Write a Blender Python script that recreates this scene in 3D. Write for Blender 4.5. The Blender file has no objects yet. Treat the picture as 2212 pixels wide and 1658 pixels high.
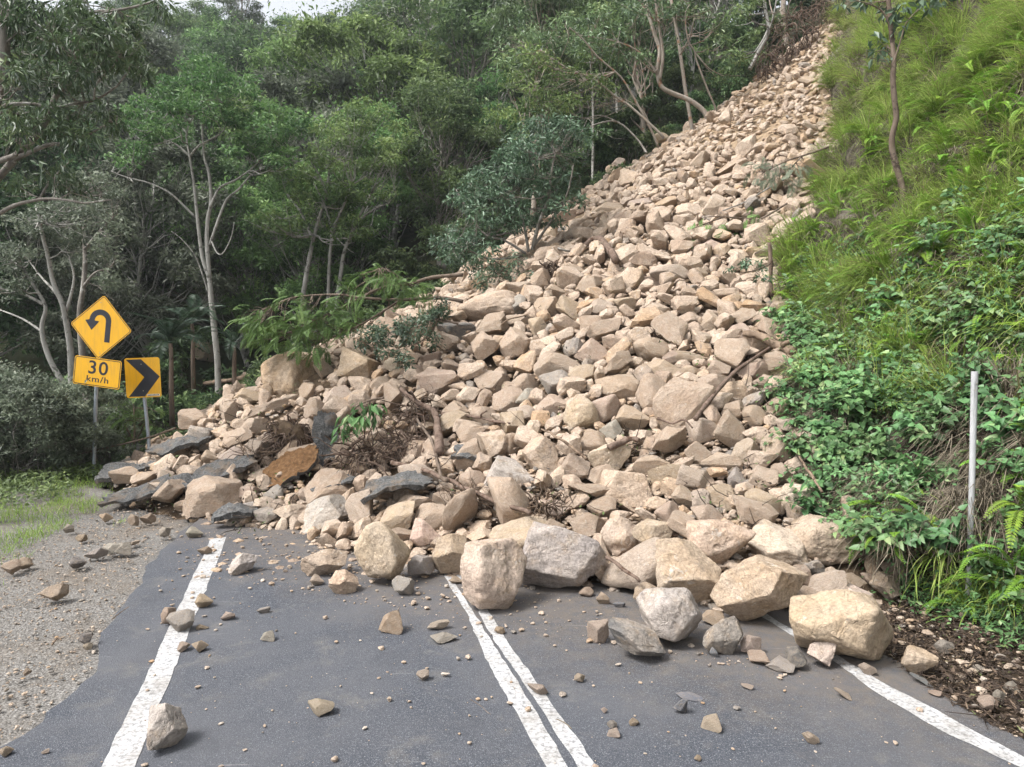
import bpy, math, random
import numpy as np
from mathutils import Vector, Matrix, Euler

# ------------------------------------------------------------------ camera, sky, sun, exposure
SC = bpy.context.scene
COL = SC.collection
FPX, CX, CY, CAMH, PITCH = 1536.0, 1106.0, 829.0, 2.6, math.radians(2.76)
cam_data = bpy.data.cameras.new("camera")
cam = bpy.data.objects.new("camera", cam_data)
COL.objects.link(cam)
cam.location = (0, 0, CAMH)
cam.rotation_euler = (math.radians(90) - PITCH, 0, 0)
cam_data.sensor_width = 36.0
cam_data.lens = 36.0 * FPX / 2212.0
cam_data.clip_start = 0.05
cam_data.clip_end = 3000
SC.camera = cam

SUN_EL, SUN_AZ = math.radians(54), math.radians(243)      # azimuth measured clockwise from +Y (the view direction)
world = bpy.data.worlds.new("World")
SC.world = world
world.use_nodes = True
wn, wl = world.node_tree.nodes, world.node_tree.links
wn.clear()
sky = wn.new("ShaderNodeTexSky")
sky.sky_type = 'NISHITA'
sky.sun_disc = False
sky.sun_elevation = SUN_EL
sky.sun_rotation = SUN_AZ
sky.air_density = 1.0
sky.dust_density = 4.0
sky.ozone_density = 1.0
hsv = wn.new("ShaderNodeHueSaturation")
hsv.inputs["Saturation"].default_value = 0.22               # thin overcast: nearly white sky
bg = wn.new("ShaderNodeBackground")
bg.inputs["Strength"].default_value = 0.11
wo = wn.new("ShaderNodeOutputWorld")
wl.new(sky.outputs[0], hsv.inputs["Color"])
wl.new(hsv.outputs[0], bg.inputs["Color"])
wl.new(bg.outputs[0], wo.inputs["Surface"])

sun_data = bpy.data.lights.new("sun", 'SUN')
sun_data.energy = 1.5
sun_data.angle = math.radians(17)
sun_data.color = (1.0, 0.975, 0.945)
sun = bpy.data.objects.new("sun", sun_data)
COL.objects.link(sun)
sd = Vector((math.sin(SUN_AZ) * math.cos(SUN_EL), math.cos(SUN_AZ) * math.cos(SUN_EL), math.sin(SUN_EL)))
sun.rotation_euler = sd.to_track_quat('Z', 'Y').to_euler()
sun.location = (0, 0, 60)

SC.view_settings.view_transform = 'Standard'
SC.view_settings.look = 'None'
SC.view_settings.gamma = 1.0
SC.view_settings.use_curve_mapping = False
SC.view_settings.exposure = 1.5
SC.render.engine = 'CYCLES'
SC.cycles.use_denoising = True
SC.cycles.max_bounces = 5
SC.cycles.diffuse_bounces = 3
SC.cycles.glossy_bounces = 2
SC.cycles.transmission_bounces = 3
SC.cycles.use_adaptive_sampling = True
SC.cycles.adaptive_threshold = 0.02

# ------------------------------------------------------------------ helpers
rng = np.random.default_rng(7)
random.seed(7)
CP, SP = math.cos(PITCH), math.sin(PITCH)

def proj(p):
    """world point(s) -> photo coordinates (2212 x 1658)"""
    p = np.asarray(p, float)
    dz = p[..., 2] - CAMH
    d = p[..., 1] * CP - dz * SP
    u = p[..., 1] * SP + dz * CP
    return np.stack([CX + FPX * p[..., 0] / d, CY - FPX * u / d], -1)

def ray(px, py):
    """direction of the sight line with unit y"""
    rx, ru = (px - CX) / FPX, -(py - CY) / FPX
    y = CP + ru * SP
    z = -SP + ru * CP
    return np.array([rx / y, 1.0, z / y])

def at(px, py, Y):
    r = ray(px, py)
    return np.array([r[0] * Y, Y, CAMH + r[2] * Y])

def onground(px, py, z=0.0):
    r = ray(px, py)
    Y = (z - CAMH) / r[2]
    return np.array([r[0] * Y, Y, z])

def nrm(a):
    a = np.asarray(a, float)
    return a / (np.linalg.norm(a, axis=-1, keepdims=True) + 1e-12)

def _hash(ix, iy, iz, seed):
    n = (ix * 374761393 + iy * 668265263 + iz * 2147483647 + seed * 1274126177).astype(np.int64)
    n = (n ^ (n >> 13)) * 1274126177
    n = n & 0x7fffffff
    n = n ^ (n >> 16)
    return (n & 0xffff) / 32767.5 - 1.0

def vnoise(p, seed=0):
    """value noise in -1..1, vectorised"""
    p = np.asarray(p, float)
    if p.shape[-1] == 2:
        p = np.concatenate([p, np.zeros(p.shape[:-1] + (1,))], -1)
    i = np.floor(p).astype(np.int64)
    f = p - i
    f = f * f * (3 - 2 * f)
    out = 0
    for dx in (0, 1):
        wx = f[..., 0] if dx else 1 - f[..., 0]
        for dy in (0, 1):
            wy = f[..., 1] if dy else 1 - f[..., 1]
            for dz in (0, 1):
                wz = f[..., 2] if dz else 1 - f[..., 2]
                out = out + wx * wy * wz * _hash(i[..., 0] + dx, i[..., 1] + dy, i[..., 2] + dz, seed)
    return out

def fbm(p, oct=4, seed=0):
    p = np.asarray(p, float)
    s, a = 0, 1.0
    for k in range(oct):
        s = s + a * vnoise(p * 2 ** k, seed + k)
        a *= 0.5
    return s

def new_mesh(name, verts, faces, mats=(), tint=None, smooth=False, sharp=None, midx=None):
    """faces: array (n,3|4) or a list of such arrays or a list of polygons"""
    me = bpy.data.meshes.new(name)
    verts = np.asarray(verts, np.float32).reshape(-1, 3)
    if isinstance(faces, list) and len(faces) and not isinstance(faces[0], np.ndarray):
        me.from_pydata(verts.tolist(), [], faces)
    else:
        if isinstance(faces, np.ndarray):
            faces = [faces]
        faces = [f for f in faces if len(f)]
        loops = np.concatenate([f.reshape(-1) for f in faces]).astype(np.int32)
        tot = np.concatenate([np.full(len(f), f.shape[1]) for f in faces]).astype(np.int32)
        st = np.concatenate([[0], np.cumsum(tot)[:-1]]).astype(np.int32)
        me.vertices.add(len(verts))
        me.vertices.foreach_set("co", verts.reshape(-1))
        me.loops.add(len(loops))
        me.loops.foreach_set("vertex_index", loops)
        me.polygons.add(len(tot))
        me.polygons.foreach_set("loop_start", st)
        me.update(calc_edges=True)
    for m in mats:
        me.materials.append(m)
    if midx is not None:
        me.polygons.foreach_set("material_index", np.asarray(midx, np.int32))
    me.polygons.foreach_set("use_smooth", np.full(len(me.polygons), bool(smooth)))
    if tint is not None:
        at_ = me.attributes.new("tint", 'FLOAT', 'FACE')
        at_.data.foreach_set("value", np.asarray(tint, np.float32))
    if sharp is not None:
        me.set_sharp_from_angle(angle=math.radians(sharp))
    me.update()
    return me

def link(name, data, parent=None, loc=None, rot=None, scale=None):
    o = bpy.data.objects.new(name, data)
    COL.objects.link(o)
    if parent is not None:
        o.parent = parent
    if loc is not None:
        o.location = [float(v) for v in loc]
    if rot is not None:
        o.rotation_euler = [float(v) for v in rot]
    if scale is not None:
        o.scale = [float(v) for v in (scale if hasattr(scale, '__len__') else (scale,) * 3)]
    return o

def tag(o, label=None, cat=None, group=None, kind=None):
    if label: o['label'] = label
    if cat: o['category'] = cat
    if group: o['group'] = group
    if kind: o['kind'] = kind
    return o

def tube(pts, radii, n=6, wob=0.0, seed=0, caps=True):
    """tapered tube along pts -> verts, quad faces, tri faces"""
    pts = np.asarray(pts, float)
    radii = np.asarray(radii, float)
    k = len(pts)
    t = nrm(np.gradient(pts, axis=0))
    ref = np.array([0.31, 0.87, 0.2]) if abs(t[0][2]) > .5 else np.array([0.1, 0.2, 0.97])
    V = []
    a = nrm(np.cross(t[0], ref))
    ang = np.linspace(0, 2 * np.pi, n, endpoint=False)
    for i in range(k):
        a = nrm(a - t[i] * np.dot(a, t[i]))
        b = np.cross(t[i], a)
        r = radii[i]
        rr = r * (1 + (wob * vnoise(np.stack([np.cos(ang) * 1.7 + seed, np.sin(ang) * 1.7, np.full(n, i * 0.6)], -1), seed) if wob else 0))
        rr = rr * np.ones(n)
        V.append(pts[i] + np.outer(np.cos(ang) * rr, a) + np.outer(np.sin(ang) * rr, b))
    V = np.concatenate(V)
    i0 = np.arange(k - 1)[:, None] * n
    j = np.arange(n)[None, :]
    q = np.stack([i0 + j, i0 + (j + 1) % n, i0 + n + (j + 1) % n, i0 + n + j], -1).reshape(-1, 4)
    tr = []
    if caps:
        V = np.concatenate([V, pts[:1], pts[-1:]])
        c0, c1 = k * n, k * n + 1
        for m in range(n):
            tr.append((c0, (m + 1) % n, m))
            tr.append((c1, (k - 1) * n + m, (k - 1) * n + (m + 1) % n))
    return V, q, np.array(tr, int).reshape(-1, 3)

class Acc:
    """collects several pieces into one mesh"""
    def __init__(self):
        self.V, self.Q, self.T, self.tq, self.tt, self.n = [], [], [], [], [], 0
    def add(self, V, q=None, t=None, tint=0.5):
        V = np.asarray(V, float).reshape(-1, 3)
        if q is not None and len(q):
            self.Q.append(np.asarray(q) + self.n)
            self.tq.append(np.broadcast_to(tint, (len(q),)) if np.ndim(tint) == 0 or len(np.atleast_1d(tint)) == len(q) else np.full(len(q), .5))
        if t is not None and len(t):
            self.T.append(np.asarray(t) + self.n)
            self.tt.append(np.broadcast_to(tint, (len(t),)) if np.ndim(tint) == 0 or len(np.atleast_1d(tint)) == len(t) else np.full(len(t), .5))
        self.V.append(V)
        self.n += len(V)
    def tube(self, pts, radii, n=6, wob=0.0, seed=0, tint=0.5, caps=True):
        self.add(*tube(pts, radii, n, wob, seed, caps), tint=tint)
    def mesh(self, name, mats, smooth=False, sharp=None):
        F, ti = [], []
        if self.Q: F.append(np.concatenate(self.Q)); ti.append(np.concatenate(self.tq))
        if self.T: F.append(np.concatenate(self.T)); ti.append(np.concatenate(self.tt))
        return new_mesh(name, np.concatenate(self.V), F, mats, np.concatenate(ti), smooth, sharp)

def leaves(P, D, N, L, W, fold=0.15, droop=0.0):
    """diamond leaves as two tris sharing the midrib: returns verts, quads"""
    P, D, N = np.asarray(P), nrm(D), nrm(N)
    L = np.broadcast_to(L, (len(P),))[:, None]
    W = np.broadcast_to(W, (len(P),))[:, None]
    S = nrm(np.cross(D, N))
    N2 = np.cross(S, D)
    mid = P + D * L * .42
    tip = P + D * L - N2 * L * droop
    l = mid + S * W * .5 + N2 * W * fold
    r = mid - S * W * .5 + N2 * W * fold
    V = np.stack([P, l, tip, r], 1).reshape(-1, 3)
    i = np.arange(len(P))[:, None] * 4
    return V, i + np.array([[0, 3, 2, 1]])

def smoothstep(a, b, x):
    t = np.clip((x - a) / (b - a), 0, 1)
    return t * t * (3 - 2 * t)

# ------------------------------------------------------------------ materials
class NT:
    def __init__(self, name):
        self.m = bpy.data.materials.new(name)
        self.m.use_nodes = True
        self.n, self.l = self.m.node_tree.nodes, self.m.node_tree.links
        self.n.clear()
        self.out = self.n.new("ShaderNodeOutputMaterial")
    def node(self, typ, ins=None, **kw):
        nd = self.n.new("ShaderNode" + typ)
        for k, v in kw.items():
            setattr(nd, k, v)
        for k, v in (ins or {}).items():
            s = nd.inputs[k]
            if hasattr(v, 'is_linked'):
                self.l.new(v, s)
            else:
                s.default_value = v
        return nd
    def noise(self, vec, scale, detail=4, rough=.55, dist=0.0):
        return self.node("TexNoise", {"Vector": vec, "Scale": scale, "Detail": detail, "Roughness": rough, "Distortion": dist}).outputs[0]
    def vor(self, vec, scale, feature='F1', out=0):
        return self.node("TexVoronoi", {"Vector": vec, "Scale": scale}, feature=feature).outputs[out]
    def ramp(self, fac, stops, interp='LINEAR'):
        nd = self.node("ValToRGB", {"Fac": fac})
        nd.color_ramp.interpolation = interp
        e = nd.color_ramp.elements
        while len(e) < len(stops): e.new(0.5)
        for el, (p, c) in zip(e, stops):
            el.position = p
            el.color = (*c, 1) if len(c) == 3 else c
        return nd.outputs[0]
    def val(self, fac, a, b):
        return self.node("MapRange", {"Value": fac, "From Min": a, "From Max": b}).outputs[0]
    def math(self, op, a, b=0.5, clamp=False):
        return self.node("Math", {0: a, 1: b}, operation=op, use_clamp=clamp).outputs[0]
    def mix(self, fac, a, b, blend='MIX'):
        nd = self.node("Mix", None, data_type='RGBA', blend_type=blend)
        for i, v in ((0, fac), (6, a), (7, b)):
            if hasattr(v, 'is_linked'): self.l.new(v, nd.inputs[i])
            else: nd.inputs[i].default_value = v if i == 0 else (*v, 1)
        return nd.outputs[2]
    def bump(self, h, strength=.4, dist=.02, normal=None):
        ins = {"Height": h, "Strength": strength, "Distance": dist}
        if normal is not None: ins["Normal"] = normal
        return self.node("Bump", ins).outputs[0]
    def obj(self, offset=True):
        tc = self.node("TexCoord").outputs["Object"]
        if not offset: return tc
        r = self.node("ObjectInfo").outputs["Random"]
        mul = self.node("VectorMath", {0: (37.1, 91.7, 53.3)}, operation='SCALE')
        self.l.new(r, mul.inputs["Scale"])
        return self.node("VectorMath", {0: tc, 1: mul.outputs[0]}, operation='ADD').outputs[0]
    def tint(self):
        return self.node("Attribute", None, attribute_name="tint").outputs["Fac"]
    def rnd(self):
        return self.node("ObjectInfo").outputs["Random"]
    def finish(self, color, rough=.8, normal=None, spec=.3, transl=None, metal=0.0):
        ins = {"Base Color": color, "Roughness": rough, "Specular IOR Level": spec, "Metallic": metal}
        if normal is not None: ins["Normal"] = normal
        b = self.node("BsdfPrincipled")
        for k, v in ins.items():
            if hasattr(v, 'is_linked'): self.l.new(v, b.inputs[k])
            else: b.inputs[k].default_value = (*v, 1) if k == "Base Color" else v
        sh = b.outputs[0]
        if transl:
            t = self.node("BsdfTranslucent")
            if hasattr(color, 'is_linked'): self.l.new(color, t.inputs["Color"])
            else: t.inputs["Color"].default_value = (*color, 1)
            mx = self.node("MixShader", {0: transl})
            self.l.new(sh, mx.inputs[1]); self.l.new(t.outputs[0], mx.inputs[2])
            sh = mx.outputs[0]
        self.l.new(sh, self.out.inputs[0])
        return self.m

def rock_material(name, stuff=False):
    m = NT(name)
    v = m.obj(offset=not stuff)
    if stuff:
        base = m.ramp(m.tint(), [(0, (.15, .14, .13)), (.05, (.24, .215, .19)), (.10, (.28, .207, .155)), (.3, (.375, .288, .218)), (.5, (.415, .325, .252)), (.7, (.445, .352, .272)), (.82, (.40, .292, .20)), (.93, (.37, .248, .15)), (1, (.49, .425, .36))])
    else:
        base = m.node("ObjectInfo").outputs["Color"]
    big = m.noise(v, 2.3, 6, .6, .6)
    c = m.mix(m.val(big, .38, .66), base, m.mix(.5, base, (.48, .41, .34)))
    c = m.mix(m.math('MULTIPLY', m.val(m.noise(v, 5.0, 5, .65), .52, .70), .5), c, (.35, .245, .145))      # ochre seams
    c = m.mix(m.math('MULTIPLY', m.val(m.noise(v, 2.6, 8, .74, 1.4), .58, .69), .7), c, (.15, .13, .115))   # dark weathered stains
    c = m.mix(m.math('MULTIPLY', m.val(m.noise(v, 5.0, 6, .78, .5), .60, .67), .7), c, (.56, .52, .47))   # pale chipped scars
    fine = m.noise(v, 42, 6, .7)
    c = m.mix(.75, c, m.ramp(fine, [(.28, (.24, .23, .22)), (.5, (.5, .5, .5)), (.72, (.70, .69, .68))]), 'OVERLAY')
    c = m.mix(.45, c, m.ramp(m.noise(v, 13, 7, .72), [(.32, (.28, .27, .26)), (.5, (.5, .5, .5)), (.68, (.68, .67, .66))]), 'OVERLAY')
    crack = m.vor(m.node("VectorMath", {0: v, 1: m.node("TexNoise", {"Vector": v, "Scale": 4.0, "Detail": 4}).outputs[1]}, operation='ADD').outputs[0], 2.2, 'DISTANCE_TO_EDGE')
    ck = m.node("MapRange", {"Value": crack, "From Min": 0.0, "From Max": .02}).outputs[0]
    h = m.math('ADD', m.math('MULTIPLY', m.noise(v, 9, 8, .68), .8), m.math('MULTIPLY', fine, .22))
    h = m.math('ADD', h, m.math('MULTIPLY', ck, .12))
    nb = m.bump(h, .85, .055)
    return m.finish(c, .92, nb, .15)

M = {}
M['rock'] = rock_material("sandstone")
M['rubble'] = rock_material("rubble_sandstone", True)

def simple(name, col, rough=.6, spec=.4, metal=0, var=.12, scale=20):
    m = NT(name)
    v = m.obj()
    n = m.noise(v, scale, 5, .65)
    lo = tuple(c * (1 - var) for c in col); hi = tuple(min(1, c * (1 + var)) for c in col)
    return m.finish(m.ramp(n, [(.3, lo), (.7, hi)]), rough, None, spec, None, metal)

def asphalt_mat():
    m = NT("asphalt")
    v = m.obj(False)
    agg = m.vor(v, 190, 'F1', 1)                       # aggregate grains, random colour per cell
    sep = m.node("SeparateColor", {0: agg}).outputs[0]
    c = m.ramp(sep, [(0, (.032, .036, .044)), (.55, (.056, .062, .076)), (.86, (.092, .100, .118)), (1, (.23, .235, .25))])
    patch = m.noise(v, .55, 6, .6, .4)
    c = m.mix(m.math('MULTIPLY', m.val(patch, .40, .62), .7), c, (.105, .107, .117))
    c = m.mix(m.math('MULTIPLY', m.val(m.noise(v, 1.4, 6, .7), .55, .72), .4), c, (.045, .047, .055))
    dirt = m.val(m.noise(v, 2.2, 8, .75, .3), .54, .70)
    c = m.mix(m.math('MULTIPLY', dirt, .45), c, (.19, .175, .155))
    sp = m.node("SeparateXYZ", {0: v})
    dx = m.math('SUBTRACT', sp.outputs[0], 15.0); dy = m.math('SUBTRACT', sp.outputs[1], 30.0)
    dist = m.math('SQRT', m.math('ADD', m.math('MULTIPLY', dx, dx), m.math('MULTIPLY', dy, dy)))
    toe = m.node("MapRange", {"Value": m.math('ADD', dist, m.math('MULTIPLY', m.noise(v, 1.6, 7, .75), 2.2)), "From Min": 29.9, "From Max": 28.2}).outputs[0]
    c = m.mix(m.math('MULTIPLY', m.math('MULTIPLY', toe, m.val(m.noise(v, 7, 6, .75), .3, .62)), .75), c, (.16, .13, .10))      # dirt spilled by the slide
    # scrape marks left by sliding rock
    st = m.node("VectorMath", {0: v, 1: (1.6, 22.0, 1.0)}, operation='MULTIPLY').outputs[0]
    scr = m.math('MULTIPLY', m.val(m.noise(st, 1.2, 5, .7), .60, .70), m.val(m.noise(v, .9, 2, .5), .52, .62))
    c = m.mix(m.math('MULTIPLY', scr, .5), c, (.33, .32, .31))
    h = m.math('ADD', m.vor(v, 130), m.math('MULTIPLY', m.noise(v, 60, 4), .5))
    return m.finish(c, .82, m.bump(h, .55, .006), .3)
M['asphalt'] = asphalt_mat()

def paint_mat():
    m = NT("road_paint")
    v = m.obj(False)
    n = m.noise(v, 30, 8, .75)
    st = m.node("VectorMath", {0: v, 1: (3.0, 26.0, 1.0)}, operation='MULTIPLY').outputs[0]
    crk = m.math('MULTIPLY', m.val(m.noise(st, 2.0, 6, .7), .54, .62), m.val(m.noise(v, 1.6, 3), .42, .56))
    w = m.math('MAXIMUM', m.math('MULTIPLY', m.val(n, .47, .61), .8), m.math('MULTIPLY', crk, .85))
    c = m.ramp(m.noise(v, 5, 6, .7), [(.3, (.42, .42, .42)), (.7, (.56, .56, .56))])
    c = m.mix(w, c, (.10, .10, .105))
    c = m.mix(m.math('MULTIPLY', m.val(m.noise(v, 3.2, 7, .75), .44, .66), .55), c, (.24, .215, .185))
    return m.finish(c, .7, m.bump(m.noise(v, 90, 4), .4, .004), .3)
M['paint'] = paint_mat()

def ground_mat():
    """gravel verge, turning to dark leaf litter away from the road"""
    m = NT("verge_ground")
    v = m.obj(False)
    sep = m.node("SeparateXYZ", {0: v})
    g = m.node("SeparateColor", {0: m.vor(v, 60, 'F1', 1)}).outputs[0]
    g2 = m.node("SeparateColor", {0: m.vor(v, 120, 'F1', 1)}).outputs[0]
    gm = m.mix(.5, m.ramp(g, [(0, (.07, .066, .062)), (.5, (.16, .151, .140)), (.85, (.225, .216, .204)), (1, (.35, .343, .333))]),
               m.ramp(g2, [(0, (.07, .064, .058)), (.6, (.17, .157, .14)), (1, (.33, .318, .30))]))
    n = m.noise(v, .8, 7, .65, .3)
    gm = m.mix(m.math('MULTIPLY', m.val(n, .48, .66), .6), gm, (.15, .12, .09))
    litter = m.ramp(m.noise(v, 14, 8, .75), [(.3, (.022, .017, .012)), (.55, (.060, .044, .030)), (.75, (.12, .088, .060))])
    # by x: right of the road litter; by y: beyond the verge soil and moss
    edge = m.math('ADD', sep.outputs[0], m.math('MULTIPLY', m.math('SUBTRACT', m.noise(v, 1.7, 5), .5), 1.6))
    right = m.node("MapRange", {"Value": edge, "From Min": 1.6, "From Max": 2.4}).outputs[0]
    c = m.mix(right, gm, litter)
    far = m.node("MapRange", {"Value": m.math('ADD', sep.outputs[1], m.math('MULTIPLY', m.math('SUBTRACT', m.noise(v, .9, 5), .5), 3.0)), "From Min": 13.2, "From Max": 14.6}).outputs[0]
    forest = m.ramp(m.noise(v, 1.2, 8, .72), [(.3, (.012, .018, .009)), (.5, (.028, .036, .014)), (.7, (.055, .046, .028))])
    c = m.mix(far, c, forest)
    h = m.math('ADD', m.vor(v, 42), m.math('MULTIPLY', m.noise(v, 30, 6), .6))
    return m.finish(c, .95, m.bump(h, .8, .015), .15)
M['ground'] = ground_mat()

def soil_mat():
    m = NT("slide_soil")
    v = m.obj(False)
    n = m.noise(v, 3.0, 8, .7, .3)
    c = m.ramp(n, [(.28, (.045, .032, .023)), (.5, (.125, .09, .06)), (.72, (.24, .175, .115))])
    zz = m.node("SeparateXYZ", {0: v}).outputs[2]
    c = m.mix(m.node("MapRange", {"Value": m.math('ADD', zz, m.math('MULTIPLY', n, 3.0)), "From Min": 5.0, "From Max": 10.0}).outputs[0], c, m.ramp(n, [(.3, (.19, .135, .088)), (.6, (.36, .27, .18))]))
    c = m.mix(.4, c, m.ramp(m.noise(v, 60, 5, .7), [(.3, (.25, .25, .25)), (.7, (.7, .7, .7))]), 'OVERLAY')
    return m.finish(c, .97, m.bump(m.noise(v, 22, 8, .7), .9, .05), .1)
M['soil'] = soil_mat()

def bank_mat():
    m = NT("bank_earth")
    v = m.obj(False)
    n = m.noise(v, 1.6, 8, .7, .3)
    c = m.ramp(n, [(.3, (.022, .019, .014)), (.48, (.058, .048, .036)), (.60, (.125, .11, .088)), (.74, (.24, .222, .195))])
    c = m.mix(m.math('MULTIPLY', m.val(m.noise(v, 2.6, 6), .54, .66), .4), c, (.05, .07, .025))
    st = m.node("VectorMath", {0: v, 1: (14.0, 14.0, 1.6)}, operation='MULTIPLY').outputs[0]
    c = m.mix(m.math('MULTIPLY', m.val(m.noise(st, 1.0, 6, .7), .52, .7), .6), c, (.30, .265, .20))
    return m.finish(c, .96, m.bump(m.math('ADD', m.noise(v, 5, 9, .7), m.noise(st, 1.0, 5)), .9, .08), .1)
M['bank'] = bank_mat()

def leaf_mat(name, stops, rough=.5, spec=.35, transl=.36, hue=.06):
    m = NT(name)
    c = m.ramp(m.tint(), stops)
    r = m.rnd()
    h = m.node("HueSaturation", {"Hue": m.node("MapRange", {"Value": r, "To Min": .5 - hue * .5, "To Max": .5 + hue * .5}).outputs[0],
                                 "Value": m.node("MapRange", {"Value": m.math('FRACT', m.math('MULTIPLY', r, 7.31), 0), "To Min": .72, "To Max": 1.28}).outputs[0], "Color": c}).outputs[0]
    return m.finish(h, rough, None, spec, transl)
M['leaf_dark'] = leaf_mat("forest_leaf", [(0, (.040, .070, .034)), (.5, (.105, .172, .072)), (.85, (.165, .25, .095)), (1, (.23, .31, .13))])
M['leaf_green'] = leaf_mat("bright_leaf", [(0, (.055, .098, .036)), (.5, (.125, .215, .075)), (.85, (.20, .315, .105)), (1, (.27, .38, .14))])
M['leaf_grey'] = leaf_mat("grey_leaf", [(0, (.07, .088, .06)), (.5, (.15, .182, .125)), (.85, (.225, .26, .185)), (1, (.31, .34, .26))], hue=.03)
M['leaf_gum'] = leaf_mat("gum_leaf", [(0, (.045, .075, .036)), (.5, (.12, .18, .08)), (.85, (.185, .26, .115)), (1, (.25, .30, .14))], .42, .5, .22, .03)
M['leaf_gloss'] = leaf_mat("glossy_leaf", [(0, (.035, .062, .036)), (.5, (.085, .14, .078)), (.85, (.15, .22, .135)), (1, (.25, .32, .24))], .46, .5, .2, .03)
M['leaf_wattle'] = leaf_mat("feathery_leaf", [(0, (.06, .11, .03)), (.5, (.125, .23, .065)), (.85, (.19, .32, .095)), (1, (.26, .38, .13))], .5, .3, .3, .02)
M['leaf_shrub'] = leaf_mat("shrub_leaf", [(0, (.05, .105, .04)), (.5, (.10, .205, .075)), (.85, (.155, .29, .11)), (1, (.26, .36, .15))], .45, .4, .25, .03)
M['leaf_fern'] = leaf_mat("fern_leaf", [(0, (.09, .17, .018)), (.5, (.17, .31, .035)), (.85, (.25, .41, .055)), (1, (.34, .43, .08))], .5, .3, .35, .04)
M['leaf_palm'] = leaf_mat("palm_leaf", [(0, (.014, .034, .018)), (.5, (.032, .066, .034)), (1, (.065, .115, .06))], .4, .5, .2, .02)
M['grass'] = leaf_mat("grass_blade", [(0, (.30, .25, .14)), (.12, (.22, .20, .09)), (.2, (.14, .22, .04)), (.6, (.26, .39, .075)), (.85, (.37, .50, .11)), (1, (.47, .55, .17))], .55, .25, .35, .01)
M['straw'] = leaf_mat("dry_straw", [(0, (.07, .055, .04)), (.5, (.21, .175, .125)), (1, (.36, .31, .23))], .7, .2, .1, .01)
M['litter_leaf'] = leaf_mat("fallen_leaf", [(0, (.02, .015, .012)), (.5, (.055, .040, .030)), (.85, (.12, .085, .06)), (.97, (.20, .15, .10)), (1, (.10, .14, .05))], .7, .2, .05, .01)

def bark_mat(name, a, b, spot=None, sc=6.0):
    m = NT(name)
    v = m.obj(True)
    st = m.node("VectorMath", {0: v, 1: (1.0, 1.0, .28)}, operation='MULTIPLY').outputs[0]
    n = m.noise(st, sc, 7, .68, .3)
    c = m.ramp(n, [(.32, a), (.66, b)])
    if spot: c = m.mix(m.val(m.noise(v, sc * .8, 6, .7), .56, .62), c, spot)
    return m.finish(c, .9, m.bump(m.noise(st, sc * 5, 7, .7), .8, .02), .15)
M['bark_pale'] = bark_mat("pale_bark", (.20, .195, .175), (.40, .39, .36), (.10, .095, .085))
M['bark_grey'] = bark_mat("grey_bark", (.12, .105, .09), (.28, .26, .23), (.40, .39, .36))
M['bark_brown'] = bark_mat("brown_bark", (.085, .062, .046), (.21, .165, .13), (.055, .042, .034))
M['bark_gum'] = bark_mat("smooth_gum_bark", (.20, .165, .135), (.36, .32, .27), (.26, .15, .095), 4)
M['wood'] = bark_mat("torn_wood", (.12, .085, .06), (.29, .215, .155), (.07, .045, .032), 9)
M['root'] = bark_mat("root_fibre", (.05, .036, .028), (.15, .108, .08), None, 12)
M['root_red'] = bark_mat("red_root_bark", (.085, .058, .045), (.225, .165, .13), (.08, .045, .03), 10)

def tarslab_mat():
    m = NT("broken_asphalt")
    v = m.obj(True)
    geo = m.node("NewGeometry")
    c = m.ramp(m.noise(v, 38, 7, .75), [(.3, (.045, .045, .045)), (.5, (.115, .115, .113)), (.72, (.28, .28, .272))])
    c = m.mix(m.math('MULTIPLY', m.val(m.noise(v, 3.0, 6, .7), .5, .62), .8), c, (.20, .155, .115))
    c = m.mix(m.math('MULTIPLY', m.val(m.noise(v, 5.0, 6, .7), .54, .66), .7), c, (.035, .034, .035))
    return m.finish(c, .95, m.bump(m.noise(v, 34, 7, .75), 1.0, .03), .2)
M['tarslab'] = tarslab_mat()
M['sub_base'] = NT("road_base_earth").m
def subbase():
    m = NT("orange_road_base")
    v = m.obj(True)
    c = m.ramp(m.noise(v, 18, 7, .72), [(.3, (.07, .04, .022)), (.55, (.17, .095, .046)), (.75, (.26, .175, .105))])
    return m.finish(c, .97, m.bump(m.noise(v, 40, 6), .9, .02), .1)
M['sub_base'] = subbase()

def sign_mat():
    m = NT("yellow_sign_sheeting")
    v = m.obj(False)
    dirt = m.noise(m.node("VectorMath", {0: v, 1: (9.0, 9.0, 1.2)}, operation='MULTIPLY').outputs[0], 2.0, 6, .65)
    c = m.mix(m.math('MULTIPLY', m.val(dirt, .45, .72), .6), (.70, .365, .006), (.46, .27, .04))
    return m.finish(c, .38, None, .5)
M['yellow'] = sign_mat()
M['black'] = simple("black_sign_ink", (.017, .019, .027), .45, .4, 0, .35, 6)
M['white'] = simple("white_sticker", (.62, .62, .60), .5)
M['galv'] = simple("galvanised_steel", (.36, .40, .45), .42, .5, .55, .16, 26)
M['bolt'] = simple("bolt_steel", (.40, .38, .33), .4, .5, .7)
def post_mat():
    m = NT("weathered_white_paint")
    v = m.obj(True)
    st = m.node("VectorMath", {0: v, 1: (4.0, 4.0, .5)}, operation='MULTIPLY').outputs[0]
    c = m.ramp(m.noise(st, 6, 6, .7), [(.28, (.18, .185, .185)), (.45, (.38, .385, .39)), (.7, (.50, .505, .51))])
    c = m.mix(m.math('MULTIPLY', m.val(m.noise(v, 7, 6, .7), .58, .66), .8), c, (.26, .24, .21))
    return m.finish(c, .75, m.bump(m.noise(st, 24, 5), .6, .01), .3)
M['post'] = post_mat()

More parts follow.
